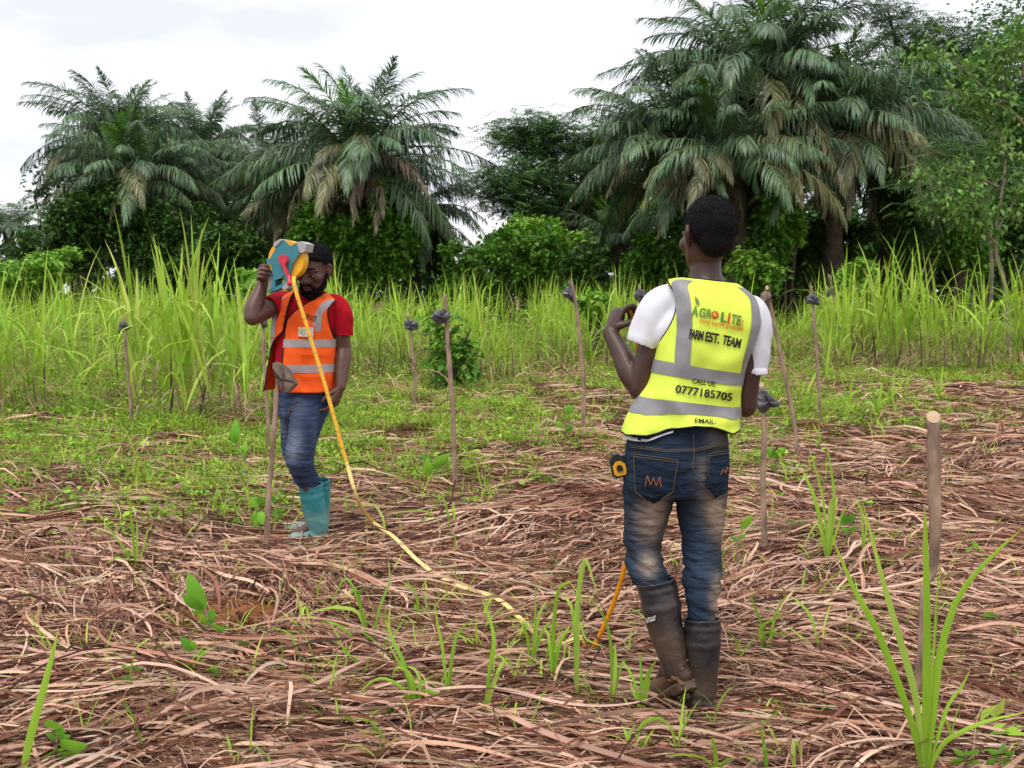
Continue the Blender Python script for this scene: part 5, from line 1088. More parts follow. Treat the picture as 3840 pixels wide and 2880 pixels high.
# hair: close cropped
q = Soup(); Tn = lambda x, y, z: HC+Rh @ Vector((x*.99, y*.99, z*1.03))
q.ball(Tn(0, -.019, .042), (.0815, .099, .0935), 26, 18, Rh); q.ball(Tn(0, -.050, -.005), (.063, .055, .064), 20, 14, Rh)
me = q.remesh('hair', 0.005, 14); displace(me, lambda v: 0.0016*noise.noise(Vector(v)*130)+0.002*noise.noise(Vector(v)*25)); hairB = obj('hair', me, M['hair'], manB)
def fuzz(me, parent, n, seed, L=(.004, .009)):
    r = np.random.default_rng(seed); a = coords(me); nn = normals(me); i = r.integers(0, len(a), n); b = a[i]+r.normal(0, .0015, (n, 3)); d = unit(nn[i]+r.normal(0, .55, (n, 3))); sd_ = unit(np.cross(d, r.normal(0, 1, (n, 3)))); l = r.uniform(*L, n)[:, None]
    V = np.stack([b-nn[i]*.001-sd_*.0009, b-nn[i]*.001+sd_*.0009, b+d*l], 1).reshape(-1, 3); o = obj('hair_strand', mkmesh('hair_strand', V, np.arange(n*3).reshape(-1, 3)), M['hair'], parent); o['kind'] = 'stuff'
fuzz(me, hairB, 9000, 1)
# T-shirt
q = Soup(); vso = lambda v: float(np.interp(v, [0, .5, 1.2, 3.6, 5, 11], [-.008, -.016, -.068, -.068, -.018, -.010]))
q.rings([[TB.pt(v, 2*PI*j/40, vso(v)) for j in range(40)] for v in np.linspace(1.0, 11, 31)])
q.tube([Q(2560, 1200, 3.56), Q(2490, 1240, 3.565), Q(2450, 1270, 3.57)], [.075, .07, .055], 16, 3, flat=.8)
rg, T = tube_rings([Q(2540, 1120, 3.57), Q(2492, 1130, 3.57), Q(2458, 1165, 3.57), Q(2432, 1230, 3.572), Q(2408, 1295, 3.575)], [.055, .056, .060, .062, .057], 20, 5, rnd=False); q.rings(hollow_end(rg, T[-1], .84, .03))
rg, T = tube_rings([Q(2760, 1165, 3.57), Q(2810, 1172, 3.565), Q(2836, 1220, 3.562), Q(2836, 1310, 3.562), Q(2828, 1408, 3.565)], [.055, .058, .053, .050, .046], 20, 5, rnd=False); q.rings(hollow_end(rg, T[-1], .84, .03))
me = q.remesh('t_shirt', 0.0065, 3)
def wr_b(v):
    p = Vector(v); return 0.004*(0.2-abs(noise.noise(Vector((p.x*8+p.z*6, p.y*8, p.z*9)))*2))+0.004*noise.noise(Vector((p.x*9+5, p.y*9, p.z*5)))+0.002*noise.noise(Vector((p.x*22, p.y*22, p.z*9+4)))
displace(me, wr_b)
tsh = obj('t_shirt', me, M['white_cotton'], manB)
cloth('shirt_tail', [[[TB.pt(v, math.radians(100+95*j/20), -.006-.05*min(1, v/.5))+Vector((0, .004*math.sin(j*1.1), -.032*(1-v/1.3)*min(1, j/6))) for j in range(21)] for v in np.linspace(0, 1.3, 9)]], M['white_cotton'], tsh, .003)
# vest
def fold_b(p, v, f):
    k = 0.75+0.5*math.exp(-((v-1.8)/1.6)**2)
    lw = max(0.0, 1-v/2.2); cx = p.x-TB.pt(0, PI/2, 0).x; fr_x = max(-1, min(1, cx/0.19))
    p = p+Vector((0, 0, 1))*(lw*(0.030*max(0, 1-((fr_x-0.1)/0.75)**2)-0.012+0.012*noise.noise(Vector((p.x*16, p.y*16, 2)))))+Vector((0, -1, 0))*(lw*0.022*noise.noise(Vector((p.x*13, p.y*6, p.z*10))))
    return p+Vector((0, -1, 0.15))*(k*0.013*noise.noise(Vector((p.x*7, p.z*4.5, 1.3)))+k*0.007*noise.noise(Vector((p.x*15+p.z*9, p.z*7, 7)))+k*.005*noise.noise(Vector((p.x*24-p.z*14, p.z*9, 3)))+k*.009*(0.5-abs(noise.noise(Vector((p.x*5+p.z*7, p.z*3-p.x*6, 9)))*2)))
def phi0_b(v):
    if v <= 4.9 or v >= 9.6: return 0.0
    t = (v-4.9)/4.7; return math.radians(40)*math.sin(PI*t)**0.6
nv, nc = 60, 36; back, front = [], []
for i in range(nv+1):
    v = 11*i/nv; a = phi0_b(v); back.append([fold_b(TB.pt(v, a+(PI-2*a)*j/nc, 0.004), v, 0) for j in range(nc+1)])
    front.append([fold_b(TB.pt(v, PI+a+(PI-2*a)*j/nc, 0.004), v, 0) for j in range(nc+1)])
vest = cloth('safety_vest', [back, front], M['hi_yellow'], manB, 0.003)
vest['label'] = 'fluorescent yellow vest with grey reflective bands and printed back'
edge = lambda side: [r[side] for r in back]
ia, ib = int(4.7/11*nv), int(9.7/11*nv)+1
pipe('piping', [[r[0] for r in back][ia:ib], [r[-1] for r in back][ia:ib], [r[0] for r in front][ia:ib], [r[-1] for r in front][ia:ib], back[-1]+front[-1], back[0]+front[0]], 0.0032, M['piping'], vest)
def band_b(v0, v1, name='reflective_band'):
    g = []
    for i in range(7):
        v = v0+(v1-v0)*i/6; g.append([fold_b(TB.pt(v, 2*PI*j/80, 0.0085), v, 0) for j in range(81)])
    cloth(name, [g], M['reflect'], vest, 0.0)
vy = lambda y: float(np.interp(-y, -TB.t[:, 1], TB.v))
band_b(vy(1417), vy(1371)); band_b(vy(1545), vy(1500))
for tab in ([(vy(1373), -.63, -.31), (7, -.79, -.51), (9, -.87, -.56), (10.3, -.88, -.52)], [(vy(1373), .84, .985), (7, .70, .95), (9, .74, .965), (10.3, .70, .96)]):
    g = []
    for i in range(31):
        v = tab[0][0]+(tab[-1][0]-tab[0][0])*i/30; f0 = np.interp(v, [t[0] for t in tab], [t[1] for t in tab]); f1 = np.interp(v, [t[0] for t in tab], [t[2] for t in tab])
        g.append([fold_b(TB.pt(v, TB.phif(f0+(f1-f0)*j/6), 0.0080), v, 0) for j in range(7)])
    cloth('reflective_strap', [g], M['reflect'], vest, 0.0)
bvV = bvh_eval(vest)
kw = dict(off=0.003)
# the logo: a leafed A, GR, a cogged O, L, a red i, TE, a small ring
def vtxt(t, x0, y0, x1, y1, h, m, **k): return text_fit(t, bvV, bB, z3(x0, y0), z3(x1, y1), h/1.659, M[m], 'vest_print', vest, **{**kw, **k})
vtxt('A', 652, 800, 690, 806, 62, 'ink_green', bold=.02); vtxt('GR', 694, 806, 768, 820, 54, 'ink_green', bold=.025)
vtxt('L', 826, 838, 862, 844, 58, 'ink_green', bold=.03); vtxt('i', 872, 847, 879, 848, 66, 'ink_red', bold=.05); vtxt('TE', 892, 850, 948, 862, 58, 'ink_green', bold=.025)
vtxt('owing beyond greatness', 698, 838, 968, 896, 26, 'ink_orange', bold=.015); vtxt('FARM', 634, 942, 716, 956, 58, 'ink_black', bold=.03, space=.82); vtxt('EST.', 730, 958, 816, 974, 58, 'ink_black', bold=.03, space=.9); vtxt('TEAM', 838, 978, 948, 1004, 58, 'ink_black', bold=.03, space=.9)
vtxt('CALL US:', 654, 1222, 798, 1244, 32, 'ink_black', bold=.02); vtxt('0777185705', 550, 1280, 896, 1332, 48, 'ink_black', bold=.025); vtxt('EMAIL:', 668, 1470, 800, 1476, 26, 'ink_black', bold=.02)
def cast_poly(poly, m, name, parent, bv, base, off=0.003):
    c = (sum(p[0] for p in poly)/len(poly), sum(p[1] for p in poly)/len(poly)); pts = [cast(bv, base, *p, off) for p in [c]+poly]
    if any(p is None for p in pts): return
    n = len(poly); obj(name, mkmesh(name, pts, [(0, i+1, (i+1) % n+1) for i in range(n)]), m, parent)
cast_poly([z3(*p) for p in ((700, 742), (682, 728), (674, 705), (675, 684), (692, 700), (702, 722))], M['ink_green'], 'vest_print', vest, bvV, bB)
gear = []
for i in range(32):
    r = 26 if (i//2) % 2 else 20; a = 2*PI*i/32; gear.append(z3(797+r*math.cos(a), 797+r*math.sin(a)))
cast_poly(gear, M['ink_red'], 'vest_print', vest, bvV, bB, 0.0025)
cast_poly([z3(797+12*math.cos(2*PI*i/20), 797+12*math.sin(2*PI*i/20)) for i in range(20)], M['hi_yellow'], 'vest_print', vest, bvV, bB, 0.0032)
vtxt('P', 791, 806, 803, 808, 18, 'ink_red', bold=.02, off=0.0042)
cast_poly([z3(962+9*math.cos(2*PI*i/16), 846+24*math.sin(2*PI*i/16)) for i in range(16)], M['ink_orange'], 'vest_print', vest, bvV, bB, 0.0025)
cast_poly([z3(962+7*math.cos(2*PI*i/16), 846+21*math.sin(2*PI*i/16)) for i in range(16)], M['hi_yellow'], 'vest_print', vest, bvV, bB, 0.0032)
vtxt('f', 956, 856, 966, 858, 26, 'ink_orange', bold=.02, off=.0042)
# jeans
q = Soup(); PW = Torso([(2530, 1850, 186, 0, .115, 3.555), (2533, 1790, 198, -3, .128, 3.55), (2535, 1725, 197, -5, .130, 3.55), (2537, 1660, 193, -5, .120, 3.55), (2545, 1572, 180, -5, .110, 3.55)], bB)
q.rings(PW.rings(0, 0, 4, 20, 36))
q.tube([Q(2450, 1790, 3.565), Q(2432, 1850, 3.57), Q(2424, 1925, 3.58), Q(2409, 2042, 3.60), Q(2422, 2125, 3.575), Q(2462, 2205, 3.55), Q(2490, 2300, 3.53)], [.090, .090, .0775, .0645, .0595, .048, .038], 22, 5)
q.tube([Q(2622, 1790, 3.56), Q(2628, 1850, 3.56), Q(2629, 1925, 3.565), Q(2632, 2056, 3.57), Q(2634, 2190, 3.54), Q(2632, 2320, 3.52), Q(2633, 2400, 3.51)], [.090, .088, .080, .0645, .0615, .046, .038], 22, 5)
me = q.remesh('jeans', 0.0058, 3)
def wr_j(v):
    p = Vector(v); z = p.z; d = 0.0035*noise.noise(p*7)
    kn = math.exp(-((z-(0.50 if p.x < 0.0 else 0.48))/0.10)**2)+0.6*math.exp(-((z-(0.44 if p.x < -0.02 else .36))/0.05)**2)+0.4*math.exp(-((z-.72)/.06)**2)
    d += kn*0.013*(1-2*abs(noise.noise(Vector((p.x*7+p.z*6, p.y*7, p.z*30+p.x*14)))))-kn*.006+kn*.004*noise.noise(Vector((p.x*16, p.y*16, p.z*60)))
    return d+0.0012*noise.noise(p*45)
displace(me, wr_j)
setval(me, 'fade', px_field(me, bB, [(2440, 1950, 50, 80, 1.0), (2470, 1885, 34, 50, .5), (2688, 1925, 36, 85, 1.0), (2655, 1890, 40, 60, .35), (2432, 2118, 32, 42, 1.0), (2690, 2240, 26, 75, .9), (2690, 1640, 40, 40, .3), (2640, 1760, 30, 50, .3), (2705, 1980, 20, 60, .4)]))
setval(me, 'pale', px_field(me, bB, [(2620, 1960, 50, 120, .55), (2400, 1960, 60, 120, .4), (2640, 2130, 60, 110, .5), (2420, 2150, 60, 60, .5), (2500, 1690, 150, 60, .25)]))
jeans = obj('jeans', me, M['denim_b'], manB); jeans['label'] = 'dark blue jeans faded tan at the thighs and knees'
bvJ = bvh_of(me)
pocket = quad_decal([(z4(248, 212), z4(474, 242), z4(446, 405), z4(256, 405)), (z4(256, 405), z4(446, 405), z4(345, 468), z4(335, 462))], bvJ, bB, M['denim_b'], 'pocket', jeans, 0.0035)
pocket2 = quad_decal([(z4(632, 210), z4(733, 192), z4(728, 405), z4(612, 380)), (z4(612, 380), z4(728, 405), z4(722, 415), z4(665, 438))], bvJ, bB, M['denim_b'], 'pocket', jeans, 0.0035)
stitch([[z4(248, 212), z4(474, 242), z4(446, 405), z4(345, 468), z4(256, 405), z4(248, 212)], [z4(250, 224), z4(472, 254)], [z4(632, 210), z4(733, 192)], [z4(632, 222), z4(732, 205)], [z4(632, 212), z4(628, 330)], [z4(582, 358), z4(665, 438), z4(725, 412)], [z4(228, 165), z4(400, 188), z4(556, 186), z4(712, 150)], [z4(228, 175), z4(400, 197), z4(556, 195), z4(712, 160)], [z4(552, 110), z4(556, 190), z4(548, 300)]], bvJ, bB, 0.0011, M['thread'], 'stitching', jeans)
stitch([[z4(305, 380), z4(318, 322), z4(333, 370), z4(348, 335), z4(362, 375), z4(380, 330), z4(386, 382)], [z4(690, 318), z4(703, 290), z4(712, 310), z4(724, 280), z4(728, 298)]], bvJ, bB, 0.0017, M['orange_thread'], 'embroidery', jeans)
for x_ in (278, 542):
    quad_decal([(z4(x_-8, 98 if x_ < 400 else 48), z4(x_+8, 98 if x_ < 400 else 48), z4(x_+8, 142 if x_ < 400 else 108), z4(x_-8, 142 if x_ < 400 else 108))], bvJ, bB, M['denim_b'], 'belt_loop', jeans, 0.006, 3)
# boots
bo = boot(manB, 'rubber_boot', [Q(2461, 2178, 3.55), Q(2478, 2260, 3.54), Q(2500, 2370, 3.52), Q(2524, 2468, 3.505), Q(2536, 2520, 3.505)], [.0665, .0655, .059, .0475, .046], [Q(2556, 2530, 3.49), Q(2530, 2548, 3.53), Q(2490, 2575, 3.58), Q(2455, 2598, 3.63), Q(2436, 2610, 3.67)], [.043, .046, .046, .044, .034], M['rubber'], (0.75, 0.42, .5, .12, .75))
bvBo = bvh_of(bo.data); bo['label'] = 'muddy black boot lifted on its toe'
text_fit('star', bvBo, bB, z4(312, 1086), z4(364, 1068), 34/1.3825, M['ink_white'], 'boot_print', bo, off=.002, bold=.02)
bo2 = boot(manB, 'rubber_boot', [Q(2632, 2320, 3.52), Q(2634, 2400, 3.51), Q(2636, 2480, 3.505), Q(2636, 2560, 3.50), Q(2634, 2610, 3.495)], [.0625, .0605, .054, .0465, .046], [Q(2634, 2640, 3.48), Q(2620, 2640, 3.53), Q(2598, 2628, 3.60), Q(2578, 2612, 3.67), Q(2568, 2600, 3.715)], [.043, .044, .044, .043, .034], M['rubber'], (0.8, 0.30, .4, .0, .9))
# pale cuff of mud thrown up round the lifted heel
q = Soup(); rc = random.Random(8); H = Q(2560, 2545, 3.475)
for _ in range(46):
    s_ = rc.uniform(.004, .013); q.ball(H+Vector((rc.gauss(-.012, .028), rc.gauss(.0, .012), rc.gauss(.008, .022))), (s_, s_, s_*.8), 6, 4)
M['mud'] = mat('mud', (0.16, 0.078, 0.042), 0.9, 0.2, nscale=30, namt=0.4, bump=.8, bscale=90)
obj('mud', q.remesh('mud', .005, 1), M['mud'], bo)
# the steel tape at the belt
pb = Q(2317, 1745, 3.54); mt = empty('tape_measure', tuple(bB+pb)); tag(mt, 'yellow and black pocket tape measure clipped at the near man\'s left hip', 'tape measure')
M['black_plastic'] = mat('black_casing', (.012, .012, .014), .4, .5, nscale=40, namt=.2); M['yellow_plastic'] = mat('yellow_casing', (.75, .36, .01), .4, .5, nscale=40, namt=.1)
def rbox(w_, d_, h_, r_=.012):
    return [(x, z) for x, z in [(-w_+r_, -h_), (w_-r_*.5, -h_), (w_, -h_+r_*.5), (w_, h_-r_*1.6), (w_-r_*1.6, h_), (-w_+r_*1.6, h_), (-w_, h_-r_*1.6), (-w_, -h_+r_)]]
Rt = Matrix.Rotation(math.radians(-14), 3, 'Y').to_4x4()
obj('casing', Soup().prism(rbox(.025, .02, .040), -.018, .03, Rt).mesh('casing', False), M['black_plastic'], mt)
obj('face_plate', Soup().prism(rbox(.021, .02, .024, .008), -.023, -.016, Rt @ Matrix.Translation((.002, 0, -.008))).mesh('face_plate', False), M['yellow_plastic'], mt)
obj('lock_button', Soup().prism(rbox(.010, .02, .011, .004), -.028, -.022, Rt @ Matrix.Translation((.002, 0, -.006))).mesh('lock_button', False), M['black_plastic'], mt)
obj('belt_clip', Soup().prism([(-.006, -.02), (.006, -.02), (.006, .03), (-.006, .03)], -.012, .02, Rt @ Matrix.Translation((.028, 0, 0))).mesh('belt_clip', False), M['black_plastic'], mt)
# wedge of dry leaf dragged by the boot
# ------------------------------------------------------------------ the far man, facing the camera
bA = Vector((AX, AY, 0.0)); QA = lambda x, y, Y=6.2: P(x, y, Y)-bA
zz1 = Z((850, 850), 2.371); zz2 = Z((850, 1350), 2.2127); zz8 = Z((1000, 880), 4.483)
TA = Torso([(1143, 1465, 104, 0, .125, 6.2), (1141, 1400, 106, 0, .125, 6.2), (1140, 1320, 106, 0, .125, 6.2), (1143, 1240, 108, 1, .125, 6.2), (1152, 1178, 114, 3, .12, 6.2), (1157, 1142, 117, 4, .11, 6.2), (1159, 1122, 106, 4, .095, 6.2), (1162, 1107, 72, 3, .078, 6.2), (1164, 1094, 47, 2, .066, 6.2)], bA)
RhA = Matrix.Rotation(math.radians(180-20), 3, 'Z') @ Matrix.Rotation(math.radians(-17), 3, 'X') @ Matrix.Rotation(math.radians(-2), 3, 'Y')
KA = 1.10; HA = QA(1180, 1015, 6.13)
q = Soup(); head(q, HA, RhA, KA)
q.tube([QA(1164, 1115, 6.2), QA(1168, 1085, 6.19), QA(1178, 1040, 6.18)], [.078, .060, .058], 16, 4)
q.rings(TA.rings(-0.02, 0.2, 8, 24, 28))
RS, RE, RW = QA(1048, 1132, 6.18), QA(946, 1190, 5.99), QA(986, 1058, 6.06)
q.tube([QA(1075, 1130, 6.2), RS, RS.lerp(RE, .5), RE.lerp(RS, .1), RE], [.055, .056, .056, .050, .046], 14, 4)
q.tube([RE, RE.lerp(RW, .28)+Vector((-.008, 0, 0)), RE.lerp(RW, .7), RW], [.047, .051, .040, .031], 14, 4)
HW = QA(992, 1040, 6.06)
hand(q, HW, Vector((-.10, -.95, .28)), Vector((.10, .2, 1)), Vector((1, -.1, -.15)), [(.55, 1.25, .9), (.6, 1.25, .9), (.65, 1.25, .9), (.7, 1.25, .9)], [(.3, .7, .5), (.6, .3, .9), (.3, .1, 1)], 1.06, 0.0088)
LS, LE, LW = QA(1262, 1150, 6.2), QA(1287, 1310, 6.22), QA(1277, 1452, 6.12)
q.tube([QA(1235, 1140, 6.2), LS, LS.lerp(LE, .5), LE], [.055, .057, .053, .046], 14, 4)
q.tube([LE, LE.lerp(LW, .28), LE.lerp(LW, .7), LW], [.046, .050, .040, .031], 14, 4)
hand(q, LW, Vector((-.30, -.15, -.9)), Vector((-.35, -.9, .2)), Vector((-.85, .35, .2)), [(.35, .5, .3), (.45, .55, .35), (.55, .6, .4), (.65, .65, .4)], [(.7, .55, .35), (.85, .25, .4), (.9, .05, .45)], 1.06, 0.0088)
fl = [QA(1163, 1500, 6.17), QA(1150, 1570, 6.12), QA(1124, 1710, 6.06), QA(1148, 1800, 6.13), QA(1188, 1960, 6.2)]
rl = [QA(1112, 1500, 6.25), QA(1106, 1570, 6.24), QA(1108, 1710, 6.24), QA(1150, 1800, 6.33), QA(1198, 1945, 6.42)]
for l in (fl, rl): q.tube([tuple(p) for p in l], [.08, .07, .05, .040, .034], 14, 4)
q.tube([QA(1143, 1440), QA(1143, 1500)], [.12, .12], 16, 2, flat=.85, ref=(1, 0, 0))
q.tube([fl[-1], QA(1110, 2005, 6.18)], [.035, .028], 10, 2); q.tube([rl[-1], QA(1110, 1975, 6.40)], [.035, .028], 10, 2)
manA = obj('person', q.remesh('person', 0.0045, 2, 0.5), M['skin_a'], None, tuple(bA))
tag(manA, 'bearded man in an orange vest and teal boots raising a tape reel before his face', 'person')
TnA = lambda x, y, z: HA+RhA @ Vector((x*KA, y*KA, z*KA))
q = Soup(); q.ball(TnA(0, -.026, .056), (.084*KA, .094*KA, .084*KA), 26, 18, RhA); q.ball(TnA(0, -.05, .01), (.070*KA, .056*KA, .07*KA), 20, 14, RhA)
q.tube([TnA(.06, .045, .075), TnA(0, .066, .088), TnA(-.06, .045, .075)], [.014, .016, .014], 10, 4)
me = q.remesh('hair', .006, 6); displace(me, lambda v: 0.004*noise.noise(Vector(v)*60)+0.003*noise.noise(Vector(v)*130)); hA_ = obj('hair', me, M['hair'], manA); fuzz(me, hA_, 8000, 2, (.006, .014))
q = Soup()
for s in (-1, 1): q.tube([TnA(s*.070, .005, -.015), TnA(s*.066, .028, -.055), TnA(s*.048, .062, -.092), TnA(s*.015, .086, -.110)], [.008, .012, .017, .019], 10, 4); q.tube([TnA(s*.004, .104, -.048), TnA(s*.02, .100, -.051), TnA(s*.034, .084, -.068), TnA(s*.034, .080, -.085)], [.0055, .006, .007, .010], 8, 4)
q.ball(TnA(0, .080, -.108), (.034, .024, .022), 14, 10, RhA); q.tube([TnA(-.012, .096, -.084), TnA(.012, .096, -.084)], [.007, .007], 8, 2)
me = q.remesh('beard', .005, 2); displace(me, lambda v: 0.0025*noise.noise(Vector(v)*90)); bd_ = obj('beard', me, M['hair'], manA); fuzz(me, bd_, 5000, 3, (.005, .011))
for s in (-1, 1):
    q = Soup(); q.tube([TnA(s*.050, .074, .030), TnA(s*.032, .095, .036), TnA(s*.014, .098, .031)], [.0045, .0065, .006], 8, 4); obj('eyebrow', q.mesh('eyebrow'), M['hair'], manA)
    q = Soup(); q.ball(TnA(s*.031, .0815, -.0045), (.0115, .0085, .0045), 12, 8, RhA); e_ = obj('eye', q.mesh('eye'), M['eye'], manA)
    q = Soup(); q.ball(TnA(s*.030, .0895, -.0050), (.0050, .0040, .0050), 10, 7, RhA); obj('iris', q.mesh('iris'), M['hair'], e_)
q = Soup(); q.tube([TnA(-.023, .0915, -.0635), TnA(-.010, .1045, -.0600), TnA(.010, .1045, -.0600), TnA(.023, .0915, -.0635)], [.004, .0065, .0065, .004], 8, 4); q.tube([TnA(-.019, .0915, -.0695), TnA(0, .1055, -.0750), TnA(.019, .0915, -.0695)], [.004, .0075, .004], 8, 4)
obj('lips', q.mesh('lips'), M['lip'], manA)
# red T-shirt
q = Soup(); q.rings(TA.rings(0, 0, 8, 30, 40))
rg, T = tube_rings([QA(1215, 1140, 6.2), QA(1258, 1146, 6.2), QA(1282, 1180, 6.2), QA(1288, 1225, 6.2), QA(1286, 1256, 6.205)], [.060, .066, .064, .060, .060], 20, 5, rnd=False); q.rings(hollow_end(rg, T[-1], .84, .03))
rg, T = tube_rings([QA(1085, 1130, 6.2), QA(1052, 1132, 6.17), QA(1030, 1142, 6.13), QA(1012, 1152, 6.10)], [.062, .068, .066, .064], 20, 5, rnd=False); q.rings(hollow_end(rg, T[-1], .84, .03))
me = q.remesh('t_shirt', .007, 3); displace(me, wr_b); obj('t_shirt', me, M['red_cotton'], manA)
pipe('collar', [[TA.pt(8, 2*PI*j/28, .004) for j in range(29)]], .006, M['red_cotton'], manA)
# orange vest, open in front
RI = [(0, 1106), (.5, 1096), (1, 1087), (2, 1088), (3, 1092), (3.6, 1101), (4.1, 1122), (5, 1158), (6, 1186), (7, 1204), (8, 1212)]
LI = [(0, 1026), (1, 1028), (2, 1033), (2.5, 1052), (3, 1086), (3.6, 1094), (4.1, 1099), (5, 1107), (6, 1112), (7, 1118), (8, 1124)]
ip = lambda tb, v: float(np.interp(v, [t[0] for t in tb], [t[1] for t in tb]))
def off_a(v, ph):
    o = 0.022; lf = max(0, -math.cos(ph)); return o+lf**2*0.055*max(0, 1-v/2.4)**1.2
def fold_a(p): return p+Vector((0, -1, 0))*(0.013*noise.noise(Vector((p.x*9, p.z*6, 4.1)))+0.008*noise.noise(Vector((p.x*19+p.z*8, p.z*10, 2)))+.010*(.4-abs(noise.noise(Vector((p.x*6+p.z*6, p.z*5-p.x*5, 5)))*2)))
ptA = lambda v, ph, ex=0.0: fold_a(TA.pt(v, ph, off_a(v, ph)+ex))
def arm_f(v):      # front armhole
    if v <= 2.5 or v >= 6.6: return 0.0
    return math.radians(52)*math.sin(PI*(v-2.5)/4.1)**0.55
def arm_b(v):
    if v <= 2.5 or v >= 6.6: return 0.0
    return math.radians(30)*math.sin(PI*(v-2.5)/4.1)**0.6
gr_, gl, gb = [], [], []; vts = np.linspace(0, 8, 57)
for v in vts:
    a, b = arm_f(v), arm_b(v); pr1 = max(TA.phi(v, ip(RI, v)), a+.02); pl1 = min(TA.phi(v, ip(LI, v)), PI-a-.02)
    gr_.append([ptA(v, pr1+(a-pr1)*j/16) for j in range(17)]); gl.append([ptA(v, PI-a+(pl1-(PI-a))*j/14) for j in range(15)])
    gb.append([ptA(v, PI+b+(PI-2*b)*j/30) for j in range(31)])
vestA = cloth('safety_vest', [gr_, gl, gb], M['hi_orange'], manA, .004); vestA['label'] = 'orange vest hanging open over a red shirt'
i0, i1 = int(2.5/8*56), int(6.6/8*56)+1
pipe('piping', [[r[0] for r in gr_], [r[-1] for r in gl], [r[-1] for r in gr_][i0:i1], [r[0] for r in gl][i0:i1], [r[0] for r in gb][i0:i1], [r[-1] for r in gb][i0:i1]], .0045, M['piping'], vestA)
vya = lambda y: float(np.interp(-y, -TA.t[:, 1], TA.v))
def band_a(y0, y1):
    v0, v1 = vya(y0), vya(y1); A, B, C_ = [], [], []
    for i in range(5):
        v = v0+(v1-v0)*i/4; pr1, pl1 = TA.phi(v, ip(RI, v)), TA.phi(v, ip(LI, v))
        A.append([ptA(v, pl1+(2*PI+pr1-pl1)*j/70, .0045) for j in range(71)])
    cloth('reflective_band', [A], M['reflect_a'], vestA, 0)
band_a(1299, 1269); band_a(1392, 1362)
for tab in ([(3.0, 1180, 1208), (4, 1190, 1213), (5, 1206, 1236), (6.3, 1226, 1252)], [(2.7, 1040, 1062), (4, 1047, 1066), (5, 1052, 1072), (6.2, 1078, 1098)]):
    g = []
    for i in range(21):
        v = tab[0][0]+(tab[-1][0]-tab[0][0])*i/20; x0 = np.interp(v, [t[0] for t in tab], [t[1] for t in tab]); x1 = np.interp(v, [t[0] for t in tab], [t[2] for t in tab])
        g.append([ptA(v, TA.phi(v, x0+(x1-x0)*j/5), .0045) for j in range(6)])
    cloth('reflective_strap', [g], M['reflect_a'], vestA, 0)
bvA = bvh_eval(vestA)
text_fit('AGROLITE', bvA, bA, zz1(672, 800), zz1(792, 830), 34/2.371, M['ink_black'], 'vest_print', vestA, off=.003, bold=.02)
quad_decal([(zz1(684, 812), zz1(790, 838), zz1(790, 843), zz1(684, 817))], bvA, bA, M['ink_black'], 'vest_print', vestA, .003, 4)
badge = quad_decal([(zz1(635, 882), zz1(782, 884), zz1(776, 998), zz1(630, 985))], bvA, bA, M['hi_orange'], 'badge_holder', vestA, .005, 5)
quad_decal([(zz1(645, 892), zz1(768, 895), zz1(765, 982), zz1(641, 974))], bvA, bA, M['ink_white'], 'name_card', badge, .008, 5)
quad_decal([(zz1(650, 905), zz1(700, 908), zz1(696, 960), zz1(648, 955))], bvA, bA, mat('card_print', (.45, .5, .3), .5, .3, nscale=60, namt=.4), 'card_photo', badge, .0095, 4)
for qd in ((640, 1098, 872, 1106, 866, 1146, 660, 1138), (640, 1312, 868, 1300, 862, 1338, 650, 1334), (470, 770, 575, 790, 560, 806, 520, 798)):
    quad_decal([(zz1(*qd[0:2]), zz1(*qd[2:4]), zz1(*qd[4:6]), zz1(*qd[6:8]))], bvA, bA, M['hi_orange'], 'pocket_flap', vestA, .009, 5)
# jeans
q = Soup(); PA = Torso([(1136, 1560, 92, 0, .12, 6.2), (1140, 1520, 99, 0, .13, 6.2), (1143, 1470, 99, 0, .125, 6.2), (1143, 1430, 97, 0, .12, 6.2)], bA); q.rings(PA.rings(0, 0, 3, 14, 32))
q.tube([QA(1160, 1520, 6.17), QA(1148, 1580, 6.12), QA(1132, 1660, 6.08), QA(1124, 1720, 6.07), QA(1140, 1775, 6.12), QA(1160, 1820, 6.17), QA(1170, 1860, 6.19)], [.105, .098, .086, .080, .070, .054, .045], 22, 5)
q.tube([QA(1110, 1520, 6.25), QA(1104, 1590, 6.24), QA(1106, 1700, 6.26), QA(1145, 1775, 6.33), QA(1190, 1830, 6.40)], [.098, .085, .072, .060, .046], 22, 5)
me = q.remesh('jeans', .0065, 3)
def wr_ja(v):
    p = Vector(v); kn = math.exp(-((p.z-.42)/.09)**2)+.7*math.exp(-((p.z-.30)/.05)**2)+.5*math.exp(-((p.z-.80)/.05)**2)
    return 0.004*noise.noise(p*7)+kn*.011*noise.noise(Vector((p.x*8+p.z*8, p.y*8, p.z*32)))+.0015*noise.noise(p*40)
displace(me, wr_ja); setval(me, 'fade', px_field(me, bA, [(1110, 1650, 26, 60, .8), (1092, 1700, 22, 45, .7), (1120, 1540, 30, 40, .35), (1060, 1580, 12, 60, .4), (1180, 1640, 12, 60, .25)]))
jA = obj('jeans', me, M['denim_a'], manA); bvJA = bvh_of(me)
stitch([[zz2(510, 470), zz2(540, 380), zz2(620, 372)], [zz2(620, 345), zz2(622, 395)], [zz2(520, 400), zz2(510, 480), zz2(500, 620)]], bvJA, bA, .0018, M['thread'], 'stitching', jA)
